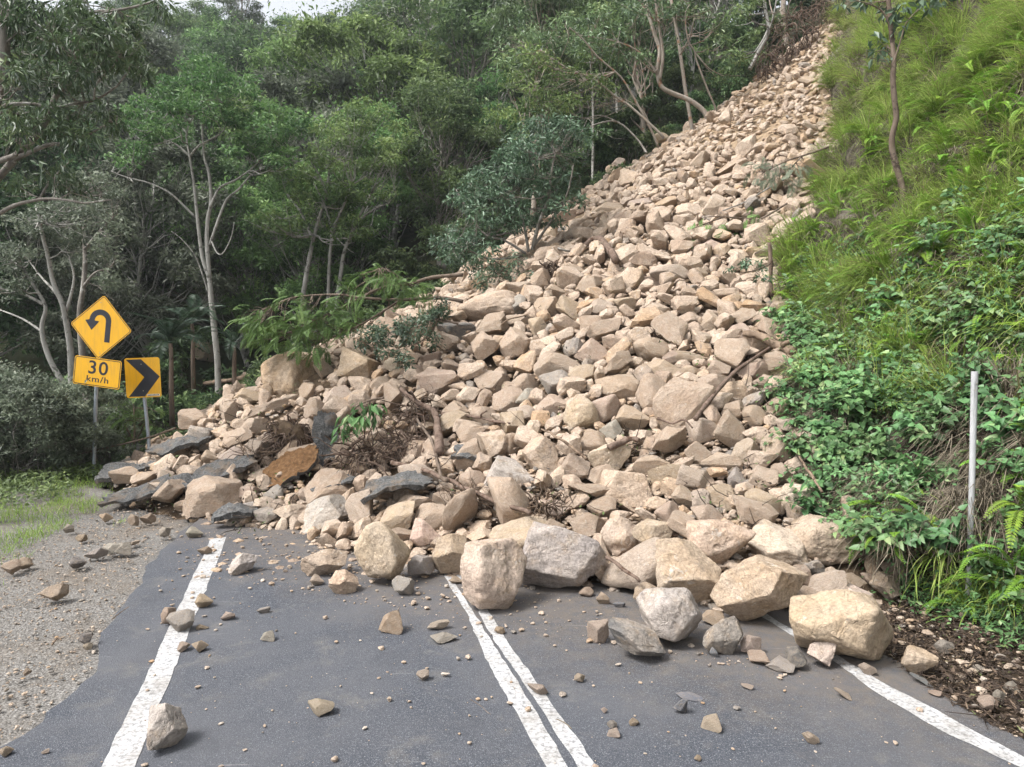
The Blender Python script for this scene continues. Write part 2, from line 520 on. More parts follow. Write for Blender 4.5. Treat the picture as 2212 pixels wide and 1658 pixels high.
# ------------------------------------------------------------------ terrain, road, pile surface, bank
AX, AY, AZ, RAD, QC = 15.0, 30.0, 18.0, 27.6, 0.35
TOE = np.array([(-200, 1085), (290, 985), (240, 1045), (262, 1085), (330, 1102), (480, 1140), (640, 1150), (700, 1195), (800, 1205), (930, 1240), (1150, 1250), (1230, 1272), (1330, 1285), (1450, 1300), (1560, 1330), (1650, 1318), (1720, 1335), (1860, 1330), (1960, 1292), (2100, 1290)], float)
def toe_y(px): return np.interp(px, TOE[3:, 0], TOE[3:, 1])
_tw = np.array([onground(*p) for p in TOE[1:-1]])
_ta = np.arctan2(_tw[:, 0] - AX, -(_tw[:, 1] - AY)); _tr = np.clip(np.hypot(_tw[:, 0] - AX, _tw[:, 1] - AY), 25.4, 28.6)
_o = np.argsort(_ta); _ta, _tr = _ta[_o], _tr[_o]
def cone(x, y):
    x = np.asarray(x, float); y = np.asarray(y, float)
    d = np.hypot(x - AX, y - AY)
    ang = np.arctan2(x - AX, -(y - AY))
    R = np.interp(ang, _ta, _tr) + .12 * vnoise(np.stack([ang * 7, ang * 0 + .5], -1), 3) + .12 * vnoise(np.stack([ang * 19, ang * 0 + .5], -1), 4)
    t = 1 - d / R
    z = AZ * ((1 - QC) * t + QC * t * np.abs(t))
    lump = .30 * fbm(np.stack([x * .33, y * .33], -1), 3, 11) * np.clip(t * 9, 0, 1)
    # the left tail of the fan is heaped higher along its back
    tail = .6 * np.exp(-((x + 5.2) / 2.8) ** 2 - ((y - 15.6) / 1.9) ** 2) + .15 * np.exp(-((x + 2.0) / 2.5) ** 2 - ((y - 16.5) / 2.0) ** 2)
    return np.where(t > 0, z + lump + tail * smoothstep(0, .09, t), t * 3 - .02)

def terrain(x, y):
    x = np.asarray(x, float); y = np.asarray(y, float)
    yy = y + 2.0 * vnoise(np.stack([x * .07, y * .05], -1), 21)
    back = -1.3 * smoothstep(14.8, 19, y - .0 * x) + .35 * np.maximum(0, np.minimum(yy, 34) - 23) + .60 * np.maximum(0, np.minimum(yy, 88 + 4 * vnoise(np.stack([x * .05, x * 0], -1), 22)) - 34)
    back = back + .12 * np.maximum(0, x + 5) * smoothstep(30, 80, y)
    right = .62 * np.maximum(0, .85 * x + .53 * y - 2.5) * smoothstep(11.5, 22, y + np.minimum(x, 0) * .25) - 3.0 * (1 - smoothstep(22, 36, y))
    right = np.minimum(right, 34 + .1 * right)
    z = np.maximum(back, right) + .5 * fbm(np.stack([x * .12, y * .12], -1), 3, 5) * smoothstep(17, 30, y)
    c = cone(x, y)
    cut = c - .45 + 6 * smoothstep(25, 33, y)
    z = np.where((c > 0) & (y < 33), np.minimum(z, cut), z)
    return z

def axis(lo, a, b, hi, step):
    mid = np.arange(a, b, step)
    def grow(s, e):
        out, d = [], step
        p = s
        while abs(p - s) < abs(e - s):
            d *= 1.16
            p = p + math.copysign(min(d, 4.0), e - s)
            out.append(p)
        return out
    return np.array(sorted(grow(a, lo)) + list(mid) + grow(b, hi))

def grid_mesh(name, X, Y, Z, mat, keep=None, smooth=True):
    ny, nx = X.shape
    V = np.stack([X, Y, Z], -1).reshape(-1, 3)
    i = (np.arange(ny - 1)[:, None] * nx + np.arange(nx - 1)[None, :])
    F = np.stack([i, i + 1, i + nx + 1, i + nx], -1).reshape(-1, 4)
    if keep is not None:
        k = keep.reshape(-1)
        F = F[k[F].any(1)]
        used = np.unique(F)
        mp = np.zeros(len(V), int); mp[used] = np.arange(len(used))
        V, F = V[used], mp[F]
    return new_mesh(name, V, F, [mat], None, smooth)

xs, ys = axis(-150, -13, 9, 150, .16), axis(-14, 3.2, 18, 190, .16)
X, Y = np.meshgrid(xs, ys)
Z = terrain(X, Y)
near = (Y < 15) & (np.abs(X) < 14)
Z = Z + np.where(near, -.032 + .014 * fbm(np.stack([X * 2.2, Y * 2.2], -1), 3, 31), 0)
# right-hand strip climbs gently from the asphalt to the foot of the bank
Z = Z + np.where((Y < 12) & (X > 3.3), .22 * smoothstep(3.3, 5.0, X) + .02 * vnoise(np.stack([X * 4, Y * 4], -1), 33), 0)
g = link("ground", grid_mesh("ground", X, Y, Z, M['ground']))
tag(g, kind='structure')

# asphalt: outline measured along its two edges
L_edge = [(0, 1612), (45, 1588), (80, 1560), (110, 1530), (140, 1500), (163, 1478), (200, 1452), (210, 1418), (208, 1392), (218, 1368), (240, 1340), (262, 1310), (285, 1282), (305, 1255), (322, 1228), (335, 1205), (352, 1190), (372, 1170), (395, 1150), (420, 1130)]
R_edge = [(1700, 1290), (1800, 1352), (1870, 1392), (1931, 1421), (1985, 1462), (2039, 1503), (2090, 1532), (2141, 1563), (2212, 1594)]
Lw = [onground(*p) for p in L_edge]; Rw = [onground(*p) for p in R_edge]
def wiggle(pts, amp, seed, step=.06):
    pts = np.array(pts); out = []
    for a, b in zip(pts[:-1], pts[1:]):
        n = max(1, int(np.linalg.norm(b - a) / step))
        for k in range(n): out.append(a + (b - a) * k / n)
    out.append(pts[-1]); out = np.array(out)
    w = fbm(np.stack([out[:, 0] * 3.2, out[:, 1] * 3.2], -1), 4, seed) * amp
    out[:, 0] += w
    return out
lw = wiggle([np.array([-4.2, -8, 0]), np.array([-4.0, 3.4, 0])] + Lw[:] + [np.array([-5.5, 13.5, 0])], .05, 41)
rw = wiggle([np.array([7.5, -8, 0]), np.array([4.95, 2.0, 0])] + Rw[::-1] + [np.array([2.2, 9.5, 0]), np.array([.2, 13.5, 0])], .05, 42)
poly = np.concatenate([lw, rw[::-1]])
n = len(poly)
V = np.concatenate([poly, poly + np.array([0, 0, -.06])])
road = link("road", new_mesh("road", V, [list(range(n))[::-1]] + [[i, (i + 1) % n, (i + 1) % n + n, i + n] for i in range(n)], [M['asphalt']]))
tag(road, kind='structure')

def marking(name, left, right, label):
    a = np.array([onground(*p, .004) for p in left]); b = np.array([onground(*p, .004) for p in right])
    def res(p, k=60):
        s = np.concatenate([[0], np.cumsum(np.linalg.norm(np.diff(p, axis=0), axis=1))]); t = np.linspace(0, s[-1], k)
        return np.stack([np.interp(t, s, p[:, i]) for i in range(3)], -1)
    a, b = res(a), res(b)
    a[:, 0] += .012 * vnoise(a[:, :2] * 9, 51); b[:, 0] += .012 * vnoise(b[:, :2] * 9, 52)
    V = np.concatenate([a, b]); k = len(a); i = np.arange(k - 1)
    o = link(name, new_mesh(name, V, np.stack([i, i + 1, i + 1 + k, i + k], -1), [M['paint']]))
    o['kind'] = 'structure'
marking("edge_line", [(455, 1165), (345, 1400), (218, 1658), (170, 1750)], [(490, 1160), (395, 1400), (290, 1658), (246, 1750)], "")
marking("centre_line", [(940, 1205), (964, 1252), (1012, 1333), (1052, 1428), (1113, 1536), (1181, 1658), (1230, 1750)], [(955, 1205), (981, 1259), (1029, 1330), (1069, 1398), (1137, 1503), (1230, 1658), (1290, 1750)], "")
marking("centre_line", [(985, 1240), (1030, 1313), (1073, 1394), (1140, 1486), (1249, 1658), (1306, 1750)], [(1002, 1240), (1052, 1313), (1100, 1391), (1168, 1486), (1290, 1658), (1355, 1750)], "")
marking("edge_line", [(1600, 1303), (1653, 1337), (1754, 1401), (1809, 1435), (1904, 1503), (2039, 1581), (2212, 1662), (2330, 1718), (2560, 1830)], [(1615, 1300), (1666, 1333), (1760, 1388), (1812, 1418), (1904, 1472), (2039, 1543), (2141, 1598), (2212, 1637), (2330, 1694), (2590, 1806)], "")

# soil body of the slide under the stones
px_ = np.arange(-11, 19, .17); py_ = np.arange(3.5, 36, .17)
X, Y = np.meshgrid(px_, py_)
Cz = cone(X, Y)
Zs = Cz - .15 + .05 * fbm(np.stack([X * 2.5, Y * 2.5], -1), 3, 61)
_q = proj(np.stack([X, Y, np.maximum(Cz, 0)], -1))
so = link("landslide_slope", grid_mesh("landslide_slope", X, Y, Zs, M['soil'], keep=Cz > .05))
tag(so, kind='structure')

_YS = np.concatenate([np.arange(3.2, 16, .03), np.arange(16, 48, .06)])
def hit(px, py, lift=0.0):
    """first point along the sight line that meets the pile or the road plane"""
    r = ray(px, py)
    z = CAMH + r[2] * _YS
    s = np.maximum(cone(r[0] * _YS, _YS), 0) + lift
    k = np.nonzero(z <= s)[0]
    if len(k) == 0: return None
    Y = _YS[k[0]]
    return np.array([r[0] * Y, Y, CAMH + r[2] * Y])

# bank to the right of the slide: a ruled wall from the slide's edge towards the camera
BND = [(1990, 1312), (1935, 1270), (1885, 1215), (1800, 1110), (1740, 1040), (1712, 960), (1708, 850), (1700, 770), (1672, 690), (1652, 610), (1690, 520), (1735, 430), (1785, 340), (1792, 250), (1798, 150), (1812, 60)]
B0 = []
for p in BND:
    h_ = hit(*p)
    B0.append(h_ if h_ is not None else at(p[0], p[1], 29.5))
B0 = np.array(B0)
B0 = np.concatenate([B0, [B0[-1] + np.array([1.2, 2.0, 2.4]), B0[-1] + np.array([4, 6, 7])]])
B0[0, 2] = 0.0
B1 = np.stack([5.5 + B0[:, 2] * .42 + .004 * B0[:, 2] ** 2, np.full(len(B0), 3.0), B0[:, 2] * .80], -1)
B1[0] = [5.5, 3.0, 0.02]
_bs = np.linspace(0, 1, len(B0))
def bank(t, u):
    t = np.asarray(t, float); u = np.asarray(u, float)
    P0 = np.stack([np.interp(t, _bs, B0[:, i]) for i in range(3)], -1)
    P1 = np.stack([np.interp(t, _bs, B1[:, i]) for i in range(3)], -1)
    P0 = P0 + (np.stack([vnoise(np.stack([t * 23, t * 0], -1), 66), .3 * vnoise(np.stack([t * 19, t * 0], -1), 67), t * 0], -1) * .38 + np.array([.06, 0, 0])) * smoothstep(.03, .10, t)[..., None]
    P = P0 + (P1 - P0) * u[..., None]
    am = np.clip(u * 5, 0, 1) * np.clip(t * 8, 0, 1)
    d = .58 * fbm(P * .6, 4, 71) + .16 * fbm(P * 2.1, 3, 75)
    P = P + np.stack([-.80 * d * am, -.35 * d * am, .3 * d * am], -1)
    # hollow where the post stands
    P[..., 0] += .42 * np.exp(-((P[..., 1] - 6.35) / .45) ** 2 - ((P[..., 2] - .85) / .42) ** 2)
    return P
tt, uu = np.meshgrid(np.linspace(0, 1, 150), np.linspace(-.04, 1.45, 145))
P = bank(tt, np.maximum(uu, 0)) + (np.minimum(uu, 0) * 8)[..., None] * np.array([-.5, .2, -.2])
bk = link("embankment", grid_mesh("embankment", P[..., 0], P[..., 1], P[..., 2], M['bank']))
tag(bk, kind='structure')
def bank_pt(t, u):
    e = .004
    p = bank(np.array([t]), np.array([u]))[0]
    a = bank(np.array([t + e]), np.array([u]))[0] - p
    b = bank(np.array([t]), np.array([u + e]))[0] - p
    n_ = nrm(np.cross(a, b))
    if n_[0] > 0: n_ = -n_
    return p, n_
_bt, _bu = np.meshgrid(np.linspace(0, 1, 160), np.linspace(0, 1.1, 140))
_bp = bank(_bt, _bu); _bpx = proj(_bp)
def bank_at(px, py):
    """(t,u) of the bank point seen at a pixel (the nearest to the camera of those)"""
    d = np.hypot(_bpx[..., 0] - px, _bpx[..., 1] - py)
    m = d < d.min() + 9
    k = np.argmin(np.where(m, _bp[..., 1], 1e9))
    return _bt.flat[k], _bu.flat[k]

# ------------------------------------------------------------------ rocks
import bmesh
_ico = {}
def ico(sub):
    if sub not in _ico:
        bm = bmesh.new()
        bmesh.ops.create_icosphere(bm, subdivisions=sub, radius=1)
        v = np.array([x.co[:] for x in bm.verts]); f = np.array([[y.index for y in x.verts] for x in bm.faces])
        bm.free()
        _ico[sub] = (nrm(v), f)
    return _ico[sub]

def rock_verts(seed, sub, style='a', rough=1.0):
    """unit rock (bounding box -1..1): a ball cut by planes, edges worn, faces chipped"""
    r_ = np.random.default_rng(seed)
    v, f = ico(sub)
    ncut = {'r': 13, 'a': 10, 's': 9, 'w': 7}[style]
    sharp = {'r': 20, 'a': 70, 's': 70, 'w': 80}[style]
    if r_.random() < .3: sharp *= .55
    nn = nrm(r_.normal(size=(ncut, 3)))
    # keep the cuts spread out
    for _ in range(6):
        d = nn[:, None] - nn[None]
        w = 1 / (np.sum(d * d, -1) + .05); np.fill_diagonal(w, 0)
        nn = nrm(nn + .06 * np.sum(d * w[..., None], 1))
    dd = r_.uniform(.58, 1.0, ncut)
    dots = np.maximum(v @ nn.T, 1e-3) / dd
    rr = np.sum(dots ** sharp, 1) ** (-1 / sharp)
    rr = np.minimum(rr, 1.7)
    p = v * rr[:, None]
    if rough > 0:
        off = r_.uniform(-50, 50, 3)
        p = p + v * (rough * (.038 * fbm(p * 1.7 + off, 3, seed % 97) + .020 * fbm(p * 6 + off, 3, seed % 89)))[:, None]
        if sub >= 5:                                     # conchoidal chips and ledges
            c = vnoise(p * 3.1 + off, 5); p = p - v * (rough * .05 * np.clip((c - .25) * 4, 0, 1) ** 1.0)[:, None]
            p = p + v * (rough * .010 * fbm(p * 17 + off, 2, 9))[:, None]
    lo, hi = p.min(0), p.max(0)
    p = (p - (lo + hi) / 2) / ((hi - lo) / 2)
    return p, f

RC = {'t': (.405, .308, .232), 'p': (.445, .36, .29), 'g': (.34, .31, .275), 'd': (.15, .145, .14), 'o': (.40, .29, .185), 'b': (.355, .27, .20), 's': (.22, .24, .265), 'y': (.43, .335, .235)}
RCN = {'t': 'tan', 'p': 'pale cream', 'g': 'grey-brown', 'd': 'dark grey', 'o': 'ochre', 'b': 'brown', 's': 'blue-grey', 'y': 'yellowish'}
RSN = {'r': 'rounded', 'a': 'angular', 's': 'flat slab-like', 'w': 'wedge-shaped'}

# x, y, width, height (photo units), lean in degrees, colour, style, own label
ROCKS = [
(825,1190,122,128,8,'y','r',"big rounded yellowish boulder at the toe of the slide, left of the centre line"),
(1066,1240,146,156,-12,'p','r',"pale egg-shaped boulder sitting on the double white centre line"),
(1212,1200,208,146,-4,'g','a',"huge grey-tan block with a dark lower face, right behind the boulder on the centre line"),
(970,1197,80,88,-10,'b','a',"brown upright block wedged left of the boulder on the centre line"),
(918,1168,70,60,-30,'t','w',"tilted tan wedge behind the rounded yellowish boulder"),
(700,1216,102,60,6,'b','s',"brown flat-topped rock on the asphalt left of the rounded yellowish boulder"),
(706,1110,116,82,14,'g','w',"jagged grey slab-sided rock above the flat-topped brown rock on the road"),
(742,1258,66,54,0,'t','a',"tan blocky rock with a flat top just below the flat-topped brown rock"),
(910,1222,60,46,4,'g','a',"grey rock at the foot of the rounded yellowish boulder, on its right"),
(1347,1172,88,90,0,'t','r',"round tan boulder right beside the huge grey-tan block"),
(1412,1168,104,72,24,'b','s',"tilted brown slab leaning right of the round tan boulder"),
(1490,1236,146,148,-14,'t','a',"large tan boulder with a dark spot, right of the tilted brown slab"),
(1578,1192,160,124,-8,'t','r',"broad tan boulder with a blue-grey streak on its top edge"),
(1640,1270,236,104,29,'t','s',"long tan slab propped up to the right at the toe of the slide"),
(1690,1206,152,112,-18,'p','r',"pale rounded boulder the long propped slab rests against"),
(1815,1194,172,108,-24,'t','r',"big tan boulder sloping down to the bank plants on the right"),
(1812,1352,232,142,-19,'t','r',"biggest boulder at lower right, pale and smooth, lying across the white edge line"),
(1446,1328,146,116,-16,'g','r',"grey speckled round boulder on the asphalt in the right lane"),
(1376,1376,128,78,-18,'d','w',"dark slate-faced wedge on the asphalt beside the grey speckled boulder"),
(1292,1364,46,54,-20,'p','s',"small pale split slab standing left of the dark slate-faced wedge"),
(1562,1374,88,84,-15,'d','a',"dark grey block at the low end of the long propped slab"),
(1540,1338,52,40,-10,'t','a',"tan rock sitting on top of the dark grey block"),
(1914,1274,74,62,-30,'t','a',"tan block against the bank behind the biggest boulder"),
(1845,1262,66,44,12,'t','a',None),(1850,1292,90,58,-20,'p','a',None),(1730,1252,60,50,0,'b','r',None),
(1354,1070,130,112,-14,'t','w',"large tan wedge with a pointed top in front of the cracked block"),
(1317,1000,96,84,-34,'p','a',"pale cracked block leaning left above the large tan wedge"),
(1103,1032,128,86,26,'g','w',"grey slanted slab beside the peeled branch"),
(1168,990,80,98,-4,'b','a',"tall brown block standing right above the grey slanted slab"),
(1072,968,84,80,6,'t','a',"tan block perched left of the tall brown block"),
(1256,900,80,82,0,'t','r',"round upright tan boulder in the middle of the pile"),
(1334,842,98,60,-16,'b','r',"smooth brown oval boulder in the middle of the pile"),
(1307,884,60,66,-40,'t','r',None),(1196,829,66,56,-10,'g','a',"grey facetted rock under the flat pale-topped slab"),(1137,831,64,48,6,'t','a',None),
(1210,787,116,54,0,'t','s',"flat tan slab roofing over darker rocks in the middle of the pile"),
(1280,763,74,66,-12,'t','a',"squarish tan block to the upper right of the flat roofing slab"),
(1056,668,138,82,9,'y','r',"giant yellowish boulder on the left skyline of the pile"),
(988,719,92,44,-8,'d','s',"dark grey slab below the giant yellowish boulder"),
(1113,743,74,72,0,'y','a',"yellowish block below and right of the giant boulder"),
(947,827,98,62,-6,'t','w',None),(1063,829,78,56,-4,'t','a',None),
(775,790,98,76,-26,'y','s',"broad yellowish slab tilted left, below the fallen leafy branches"),
(634,812,142,106,4,'o','r',"massive ochre boulder at the left shoulder of the pile"),
(540,831,66,54,8,'t','r',"tan boulder leaning against the massive ochre boulder"),(534,857,66,38,0,'t','a',None),
(442,856,54,52,4,'p','a',"lone upright pale rock on the far left end of the pile"),
(729,861,76,56,8,'p','a',"whitish block right of the massive ochre boulder"),
(583,881,124,40,20,'t','s',"long thin tan slab sloping below the massive ochre boulder"),
(498,895,46,56,-16,'t','a',None),(664,851,38,48,-10,'t','a',None),(500,990,56,52,8,'p','a',None),(549,926,62,46,14,'t','a',None),(454,990,40,34,0,'t','a',None),
(359,1034,40,34,12,'p','a',None),(400,1022,40,28,4,'t','a',None),(459,1020,42,28,-10,'t','a',None),(278,1071,60,34,8,'p','a',None),(591,1070,46,40,0,'g','r',None),
(529,1068,50,30,0,'t','a',None),(276,1002,56,24,6,'g','r',None),(296,966,46,20,8,'t','s',None),(751,1001,42,40,0,'t','r',None),(869,956,42,46,0,'t','a',None),
(905,1037,94,66,-18,'p','r',"pale hump-backed rock beside the upper end of the peeled branch"),(1022,1046,62,60,0,'t','r',None),
(1195,877,76,48,0,'t','a',None),(1096,871,66,72,-20,'t','r',None),(1140,861,54,46,0,'g','r',None),(1125,902,60,50,-12,'p','a',None),(1280,956,62,56,0,'t','r',None),
(1368,905,76,58,10,'t','a',None),(1322,932,52,52,-30,'g','a',None),(1425,800,96,46,-4,'t','s',None),(1408,756,82,54,0,'t','r',None),(1459,772,60,30,0,'b','a',None),
(1232,671,56,70,28,'t','a',None),(1181,665,56,48,0,'t','a',None),(1113,661,46,48,0,'g','a',None),(1171,607,50,58,6,'t','a',None),(1201,631,46,34,0,'t','a',None),
(1124,624,76,30,-10,'p','s',None),(1293,665,62,36,20,'p','s',None),(1347,658,62,32,-3,'t','s',None),(1418,671,66,34,0,'t','a',None),(1164,709,44,48,-12,'t','a',None),
(1117,695,66,30,0,'t','a',None),(1276,705,50,46,-30,'t','a',None),(1408,610,72,34,-6,'t','s',None),(1235,583,62,30,0,'b','s',None),(1290,607,50,32,0,'t','a',None),
(1514,932,68,58,-6,'p','r',"rounded pale boulder at the lower end of the red-barked stick"),(1629,902,52,54,0,'t','r',None),(1582,888,50,44,-42,'t','a',None),(1683,880,66,56,0,'t','r',None),
(1680,970,74,64,0,'t','a',None),(1558,1000,94,44,6,'t','w',None),(1612,982,62,72,-20,'p','a',None),(1593,1041,44,60,-8,'g','a',"grey upright facetted rock on the right of the pile"),
(1648,1034,68,54,10,'t','a',None),(1687,1024,46,48,-30,'t','a',None),(1551,1075,74,58,-8,'t','a',None),(1646,1086,84,58,-14,'t','r',None),(1727,1082,92,74,-4,'p','a',"broad pale block at the right foot of the bank plants"),
(1626,804,74,44,6,'t','a',None),(1653,831,56,42,0,'t','w',None),(1544,831,86,46,0,'t','a',None),(1483,773,92,30,4,'b','s',None),(1551,797,56,40,-4,'t','a',None),(1493,804,46,28,-6,'t','a',None),
(1592,722,66,46,14,'t','a',None),(1534,698,52,54,0,'t','a',None),(1666,714,62,56,30,'t','a',None),(1683,688,36,30,0,'t','a',None),(1480,695,46,40,0,'t','a',None),(1554,627,36,30,0,'t','r',None),
(1490,637,42,38,10,'t','a',None),(1565,587,36,34,0,'t','a',None),(1510,593,42,28,20,'t','a',None),
(1216,471,108,44,6,'t','s',"long flat slab high on the left rim of the pile"),(1259,446,38,38,0,'t','a',None),(1320,451,76,26,6,'b','s',None),(1385,437,62,22,0,'p','s',None),(1434,440,58,30,14,'o','a',"rust-orange rock among tan ones high in the slide"),
(1195,508,42,38,-14,'y','a',None),(1178,535,42,30,0,'t','a',None),(1303,488,28,46,-8,'t','a',None),(1337,354,28,26,6,'p','w',"pointed pale rock on the rim below the leaning trunks"),(1429,298,34,24,0,'y','r',"rounded yellowish rock alone on the rim at the foot of the leaning trunks"),
(1320,369,26,24,0,'t','r',None),(1507,349,62,40,34,'t','w',None),(1568,366,72,44,28,'t','s',"large tilted tan slab beside the blue-green feathery sprays"),(1744,176,44,22,-14,'t','s',None),(1653,158,56,22,16,'y','s',None),(1737,100,34,20,8,'t','s',None),
(1524,440,52,30,8,'t','a',None),(1534,535,58,34,8,'t','s',None),(1410,1010,90,52,10,'t','w',None),(1440,1030,84,54,0,'t','w',None),(1530,1120,70,60,0,'t','a',None),(1440,1110,54,56,-20,'t','r',None),
(1300,1100,64,56,0,'t','a',None),(1195,1110,112,50,0,'t','r',"low tan hump showing behind the huge grey-tan block"),(1480,1075,60,52,0,'t','a',None),(1240,1010,70,62,0,'b','a',None),(1105,960,48,50,0,'t','r',None),(1045,905,60,54,0,'t','r',None),
(985,890,66,48,-8,'t','a',None),(620,1112,90,46,6,'t','a',None),(520,1105,60,30,0,'g','s',None),(560,1030,46,36,0,'t','a',None),
(930,775,50,30,0,'t','s',None),(975,790,44,30,0,'t','a',None),(890,800,50,36,0,'t','a',None),(850,790,44,34,0,'p','a',None),(820,830,52,36,0,'t','a',None),(860,840,48,40,0,'b','a',None),(700,800,44,40,0,'t','a',None),
# loose stones on the asphalt and the verges
(361,1570,90,102,-6,'g','a',"big grey cube-like stone standing alone right of the white edge line, lower left"),
(390,1341,62,48,-8,'g','a',"grey stone on top of the left white edge line"),(364,1330,34,36,10,'t','a',"small tan stone tucked behind the grey stone on the left edge line"),
(441,1298,40,30,8,'y','a',"yellowish stone just right of the left white edge line"),(524,1219,66,48,14,'g','a',"grey angular stone alone on the left lane near the toe"),
(695,1528,54,40,-6,'p','w',"pale notched stone alone in the lower middle of the left lane"),(578,1375,30,25,-4,'g','a',"small square grey stone lying flat in the left lane"),
(396,1398,28,24,14,'p','a',"small pale stone touching the left edge line below the grey stone"),(432,1397,34,26,4,'t','a',"small tan stone paired with a black crumb in the left lane"),
(117,1280,66,38,10,'t','w',"tan wedge alone on the gravel verge at left"),(24,1224,44,32,0,'t','a',"tan stone at the left frame edge on the gravel verge"),(54,1217,34,26,0,'b','r',"brown stone touching the tan stone at the left frame edge"),
(169,1216,38,26,14,'d','a',"dark grey stone on the gravel left of the row of flat stones"),(207,1195,54,24,8,'g','s',"flat grey stone in the middle of the verge row"),(246,1186,44,26,6,'g','w',"grey wedge leaning in the verge row"),(266,1186,38,30,-10,'g','a',"dark-sided stone at the right end of the verge row"),
(288,1173,30,12,8,'p','s',"thin pale flake above the verge row"),(229,1119,28,20,0,'o','a',"small ochre stone on the edge of the grass"),(176,1163,26,16,6,'t','a',"small tan stone in the sparse grass"),(149,1142,24,20,8,'g','w',"small upright grey stone in the sparse grass"),
(356,1150,26,22,0,'g','a',"small grey stone on the gravel left of the top of the edge line"),(420,1150,38,24,0,'g','a',"grey broken stone at the upper end of the left edge line"),(442,1189,34,18,0,'t','s',"flat tan stone lying on the upper end of the left edge line"),
(186,1380,32,28,28,'d','w',"dark upright flake at the broken left edge of the asphalt"),(190,1397,22,16,-4,'p','r',"tiny whitish stone under the dark upright flake"),(59,1452,20,18,4,'b','a',"small brown stone on the gravel at left"),(12,1624,34,24,4,'b','a',"brown stone in the bottom left corner"),(98,1623,18,12,8,'p','s',"whitish chip on the asphalt in the bottom left corner"),
(493,1331,32,18,14,'p','w',"pale thin chip in the left lane beside the yellowish stone"),(569,1318,30,15,0,'g','s',"small grey brick-shaped stone in the left lane"),(437,1355,28,12,0,'b','s',"brown flat chip between the small stones of the left lane"),(319,1120,38,24,0,'t','s',"tan slab in the debris at the left toe"),(288,1124,26,26,0,'t','a',"tan stone beside the slab at the left toe"),
(844,1346,50,54,0,'b','a',"hourglass-shaped brown and white stone in the middle of the left lane"),(947,1349,48,21,5,'p','s',"upper of two flat stones left of the centre line"),(958,1378,54,25,4,'g','a',"lower of two flat stones left of the centre line"),
(871,1265,50,42,-8,'g','a',"black and white streaked stone below the rounded yellowish boulder"),(913,1458,28,24,0,'p','a',"small pale stone in the left lane nearest the middle of the centre line"),(1252,1464,23,19,-6,'p','a',"small pale cube right of the centre line"),
(1079,1362,24,17,0,'o','r',"small orange-tan stone lying on the right stripe of the centre line"),(1161,1489,46,22,-18,'p','s',"thin pale flake lying on the right stripe of the centre line"),(1322,1565,23,18,0,'g','a',"grey stone of the small pair in the right lane"),(1325,1583,28,22,14,'p','a',"pale stone of the small pair in the right lane"),
(1369,1560,22,18,0,'b','a',"small brown stone right of the small pair"),(1305,1535,14,14,20,'p','a',"tiny pale cube above the small pair"),(1266,1279,32,22,0,'t','r',"small tan stone under the right corner of the huge grey-tan block"),(1303,1292,28,26,10,'t','w',"small pointed tan stone in front of the huge grey-tan block"),
(1337,1307,28,12,-4,'s','s',"small blue-grey flake left of the grey speckled boulder"),(986,1253,30,16,0,'t','a',"small tan stone at the upper end of the double centre line"),(1469,1523,32,32,0,'s','w',"blue-grey upright chip leaning under a flat flake in the right lane"),(1489,1504,60,17,-4,'s','s',"flat blue-grey flake in the right lane"),
(1536,1563,44,42,10,'p','a',"cream knobbly stone alone in the right lane"),(1751,1595,44,20,-34,'p','s',"elongated pale splinter in the right lane, lower right"),(1821,1499,42,18,-24,'p','s',"elongated pale splinter left of the right edge line"),(1614,1483,28,13,-8,'p','s',"thin pale chip in the right lane"),
(1987,1426,82,66,0,'y','a',"yellowish squarish block on the dark litter right of the biggest boulder"),(1622,1392,46,40,10,'p','a',"pale stone right of the dark grey block"),(1639,1419,50,30,8,'t','w',"tan broken stone in front of the pale stone"),(1687,1436,62,34,0,'g','a',"grey split stone in the row before the biggest boulder"),(1719,1421,46,50,-24,'d','w',"dark upright slab behind the grey split stone"),
(1775,1414,64,54,-8,'p','w',"pale pyramid-shaped stone touching the right edge line"),(1873,1446,44,22,-28,'p','s',"pale splinter lying on the right edge line"),(1988,1468,50,12,-22,'s','s',"thin blue-grey flake at the right asphalt edge"),(2019,1498,30,14,0,'t','s',"small tan stone on the asphalt rim at right"),
(2129,1520,38,38,0,'t','a',"tan stone in the litter at lower right"),(2158,1504,28,28,0,'g','a',"grey stone just right of the tan stone in the litter"),(2188,1490,42,36,-20,'g','a',"larger grey stone near the right frame edge"),(2192,1441,40,38,-20,'p','a',"pale stone by the right frame edge in the litter"),
(2117,1447,30,24,0,'g','w',"grey wedge in the litter above the tan stone"),(2090,1367,42,26,10,'p','w',"pale stone at the foot of the bank near the white post"),(2039,1398,46,32,-20,'g','s',"grey flat stone in the litter above the yellowish squarish block"),(1951,1302,28,15,0,'t','a',"small tan stone at the foot of the bank"),
(1507,1638,16,15,0,'y','r',"tiny yellowish pebble at the bottom of the right lane"),(1543,1408,18,24,20,'s','w',"small blue-grey sliver below the dark grey block"),(1400,1283,60,50,-10,'t','a',"tan broken rock behind the grey speckled boulder"),(685,1253,30,24,0,'p','a',"whitish small stone under the flat-topped brown rock"),
]
PILE_LABEL_FIX = []
rock_things = []           # (object, px, py, w, h, colour, style, label)
occ = []                   # x, y, z, r of placed rocks
_vmesh = {}
def shared_rock(style, k, sub):
    key = (style, k, sub)
    if key not in _vmesh:
        p, f = rock_verts(1000 + k * 7 + ord(style), sub, style)
        _vmesh[key] = new_mesh("rock", p, f, [M['rock']], None, True, 26)
    return _vmesh[key]

